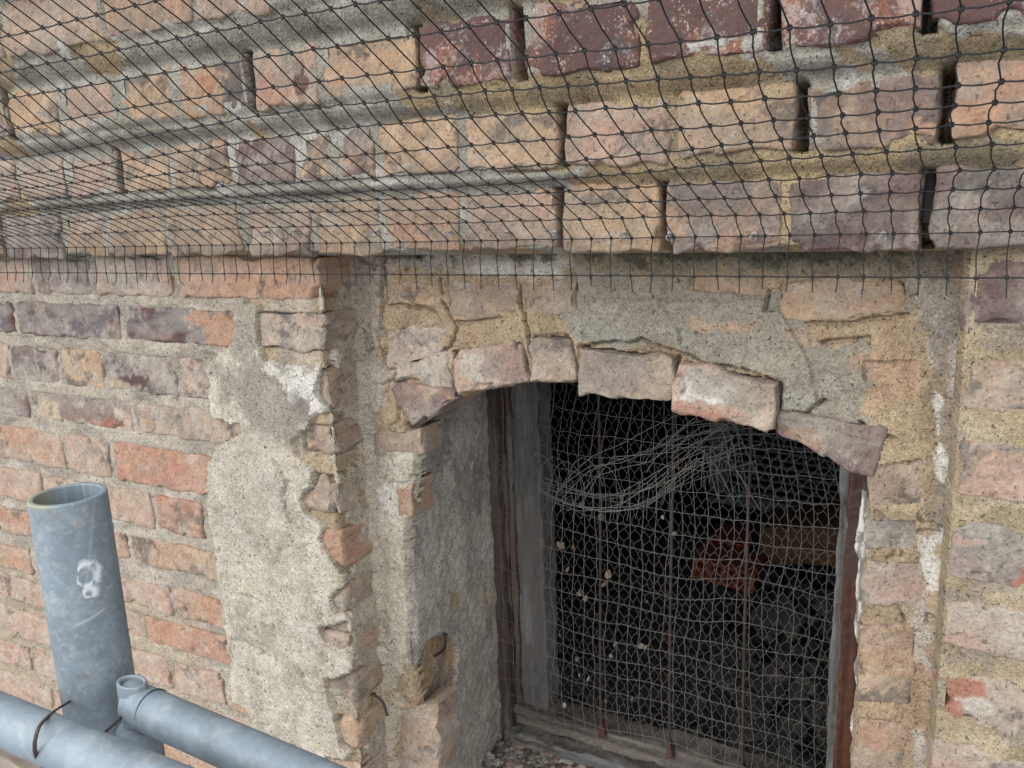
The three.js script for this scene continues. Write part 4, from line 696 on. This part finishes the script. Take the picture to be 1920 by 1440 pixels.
{
  const [p, g] = railAlong(110, 1394, 0.512, 0.0148, -0.6, 0.32);
  const o = thing('scaffold_rail', 'grey galvanised scaffold rail passing before the upright and tied to it with wire', 'scaffold tube', [p.x, p.y, p.z]); part('tube', g, M.galv, o);
  // twisted tie wire round rail and upright
  const w = thing('tie_wire', 'dark twisted tie wire looped round the scaffold rail and upright', 'wire', [p.x, p.y, p.z]), A = atDepth(78, 1385, 0.5).sub(p);
  for (const d of [0, 0.0016, 0.0032]) {
    const pts = [[120, 1322, 0.545], [92, 1342, 0.515], [72, 1368, 0.496], [66, 1398, 0.494], [76, 1428, 0.505], [105, 1446, 0.53], [140, 1438, 0.545], [182, 1388, 0.535], [216, 1356, 0.535], [232, 1338, 0.56], [200, 1316, 0.60], [150, 1312, 0.59]].map(([u, v, e]) => { const q = atDepth(u - d * 900, v + d * 500, e); return q.sub(p); });
    part('strand', rusty(tube(pts, 0.00085, 6, 6, true), [0.05, 0.035, 0.032], [0.10, 0.06, 0.05]), M.rust, w);
  }
}
{
  const e = atDepth(252, 1319, 0.556), g = new THREE.CylinderGeometry(0.0138, 0.0138, 0.5, 64, 260, true); g.rotateZ(Math.PI / 2); g.translate(0.25 + 0.006, 0, 0);
  const o = thing('guard_rail', 'grey guard rail tube with flattened sleeve end hung on a short spigot', 'scaffold tube', [e.x, e.y, e.z]); g.rotateZ(-0.06); part('tube', paintTube(g), M.galv, o);
  const topS = atDepth(243, 1281, 0.55).sub(e), botS = atDepth(250, 1372, 0.55).sub(e), r = 0.0112, L = topS.y - botS.y;
  const prof = [[r - 0.003, 0], [r - 0.003, L - 0.001], [r - 0.002, L], [r - 0.0006, L], [r, L - 0.001], [r + 0.0004, L * 0.5], [r, 0.001], [r - 0.001, 0]].map(a => new THREE.Vector2(...a)), s = new THREE.LatheGeometry(prof, 48); s.scale(1.05, 1, 0.7); s.translate(topS.x * 0.4, botS.y, 0); part('sleeve', paintTube(s), M.galv, o);
  const neck = new THREE.CylinderGeometry(0.0138, 0.0112, 0.02, 40, 6, true); neck.rotateZ(-Math.PI / 2); neck.translate(0.008, 0, 0); part('weld_collar', paintTube(neck), M.galv, o);
  const sp = thing('spigot_post', 'stubby galvanised spigot post under the guard rail sleeve', 'scaffold tube', [e.x + topS.x * 0.4, e.y + botS.y, e.z]);
  const pg = new THREE.LatheGeometry([[0.0001, 0.012], [0.006, 0.012], [0.0065, 0], [0.0128, -0.001], [0.0138, -0.003], [0.0138, -0.6]].map(a => new THREE.Vector2(...a)), 40); part('post', paintTube(pg), M.galv, sp); const pin = new THREE.LatheGeometry([[0.0001, L - 0.0015], [0.0062, L - 0.002], [0.0068, L - 0.004], [0.0068, 0.01]].map(a => new THREE.Vector2(...a)), 32); part('pin', paintTube(pin), M.galv, sp);
}
{
  const a = atDepth(20, 1434, 0.60), b = thing('scaffold_board', 'weathered grey-brown scaffold board end below the tied rail', 'board', [a.x, a.y, a.z]), g = slab([[-0.5, 0.0], [0.05, 0.0], [0.05, -0.032], [-0.5, -0.032]], 0, 0.03, woodH([0.30, 0.25, 0.2], [0.16, 0.13, 0.11], [0.2, 0.18, 0.16]), 870, { r: 0.004, amp: 0.001, step: 0.004 });
  part('plank', g, M.wood, b);
}

// ================================================================== rusty nails in the broken quoin and reveal
{
  const nail = (pts, label) => { const q = pts.map(a => new V3(...a)), o = thing('rusty_nail', label, 'nail', q[0].toArray()); part('shaft', rusty(tube(q.map(p => p.clone().sub(q[0])), 0.0022, 6, 4)), M.rust, o); const h = new THREE.IcosahedronGeometry(0.0042, 1); h.scale(1, 0.7, 1); part('head', rusty(h), M.rust, o); };
  const a = onX(700, 1302, X1 + 0.012), b = onX(716, 1315, X1 + 0.022), c = onX(726, 1342, X1 + 0.03); nail([a.toArray(), b.toArray(), c.toArray()], 'bent rusty nail sticking out of the broken brick quoin');
  const d = onX(835, 1190, X2 + 0.006), e = onX(834, 1215, X2 + 0.012), f = onX(815, 1230, X2 + 0.012); nail([d.toArray(), e.toArray(), f.toArray()], 'rusty hooked nail in the broken patch of the window reveal');
  const g = onZ(772, 800, ZP + 0.004), h = onZ(796, 784, ZP + 0.010); nail([h.toArray(), g.toArray()], 'dark iron spike wedged under the end brick of the arch');
}

// ================================================================== ground far below
{ const g = new THREE.PlaneGeometry(120, 120, 1, 1); g.rotateX(-Math.PI / 2); g.translate(0, -4.6, 0); const n = g.attributes.position.count, a = new Float32Array(n * 3).fill(0.2); g.setAttribute('color', new THREE.BufferAttribute(a, 3)); structure('ground', g, M.plain); }

shadow(scene);
renderer.render(scene, camera);
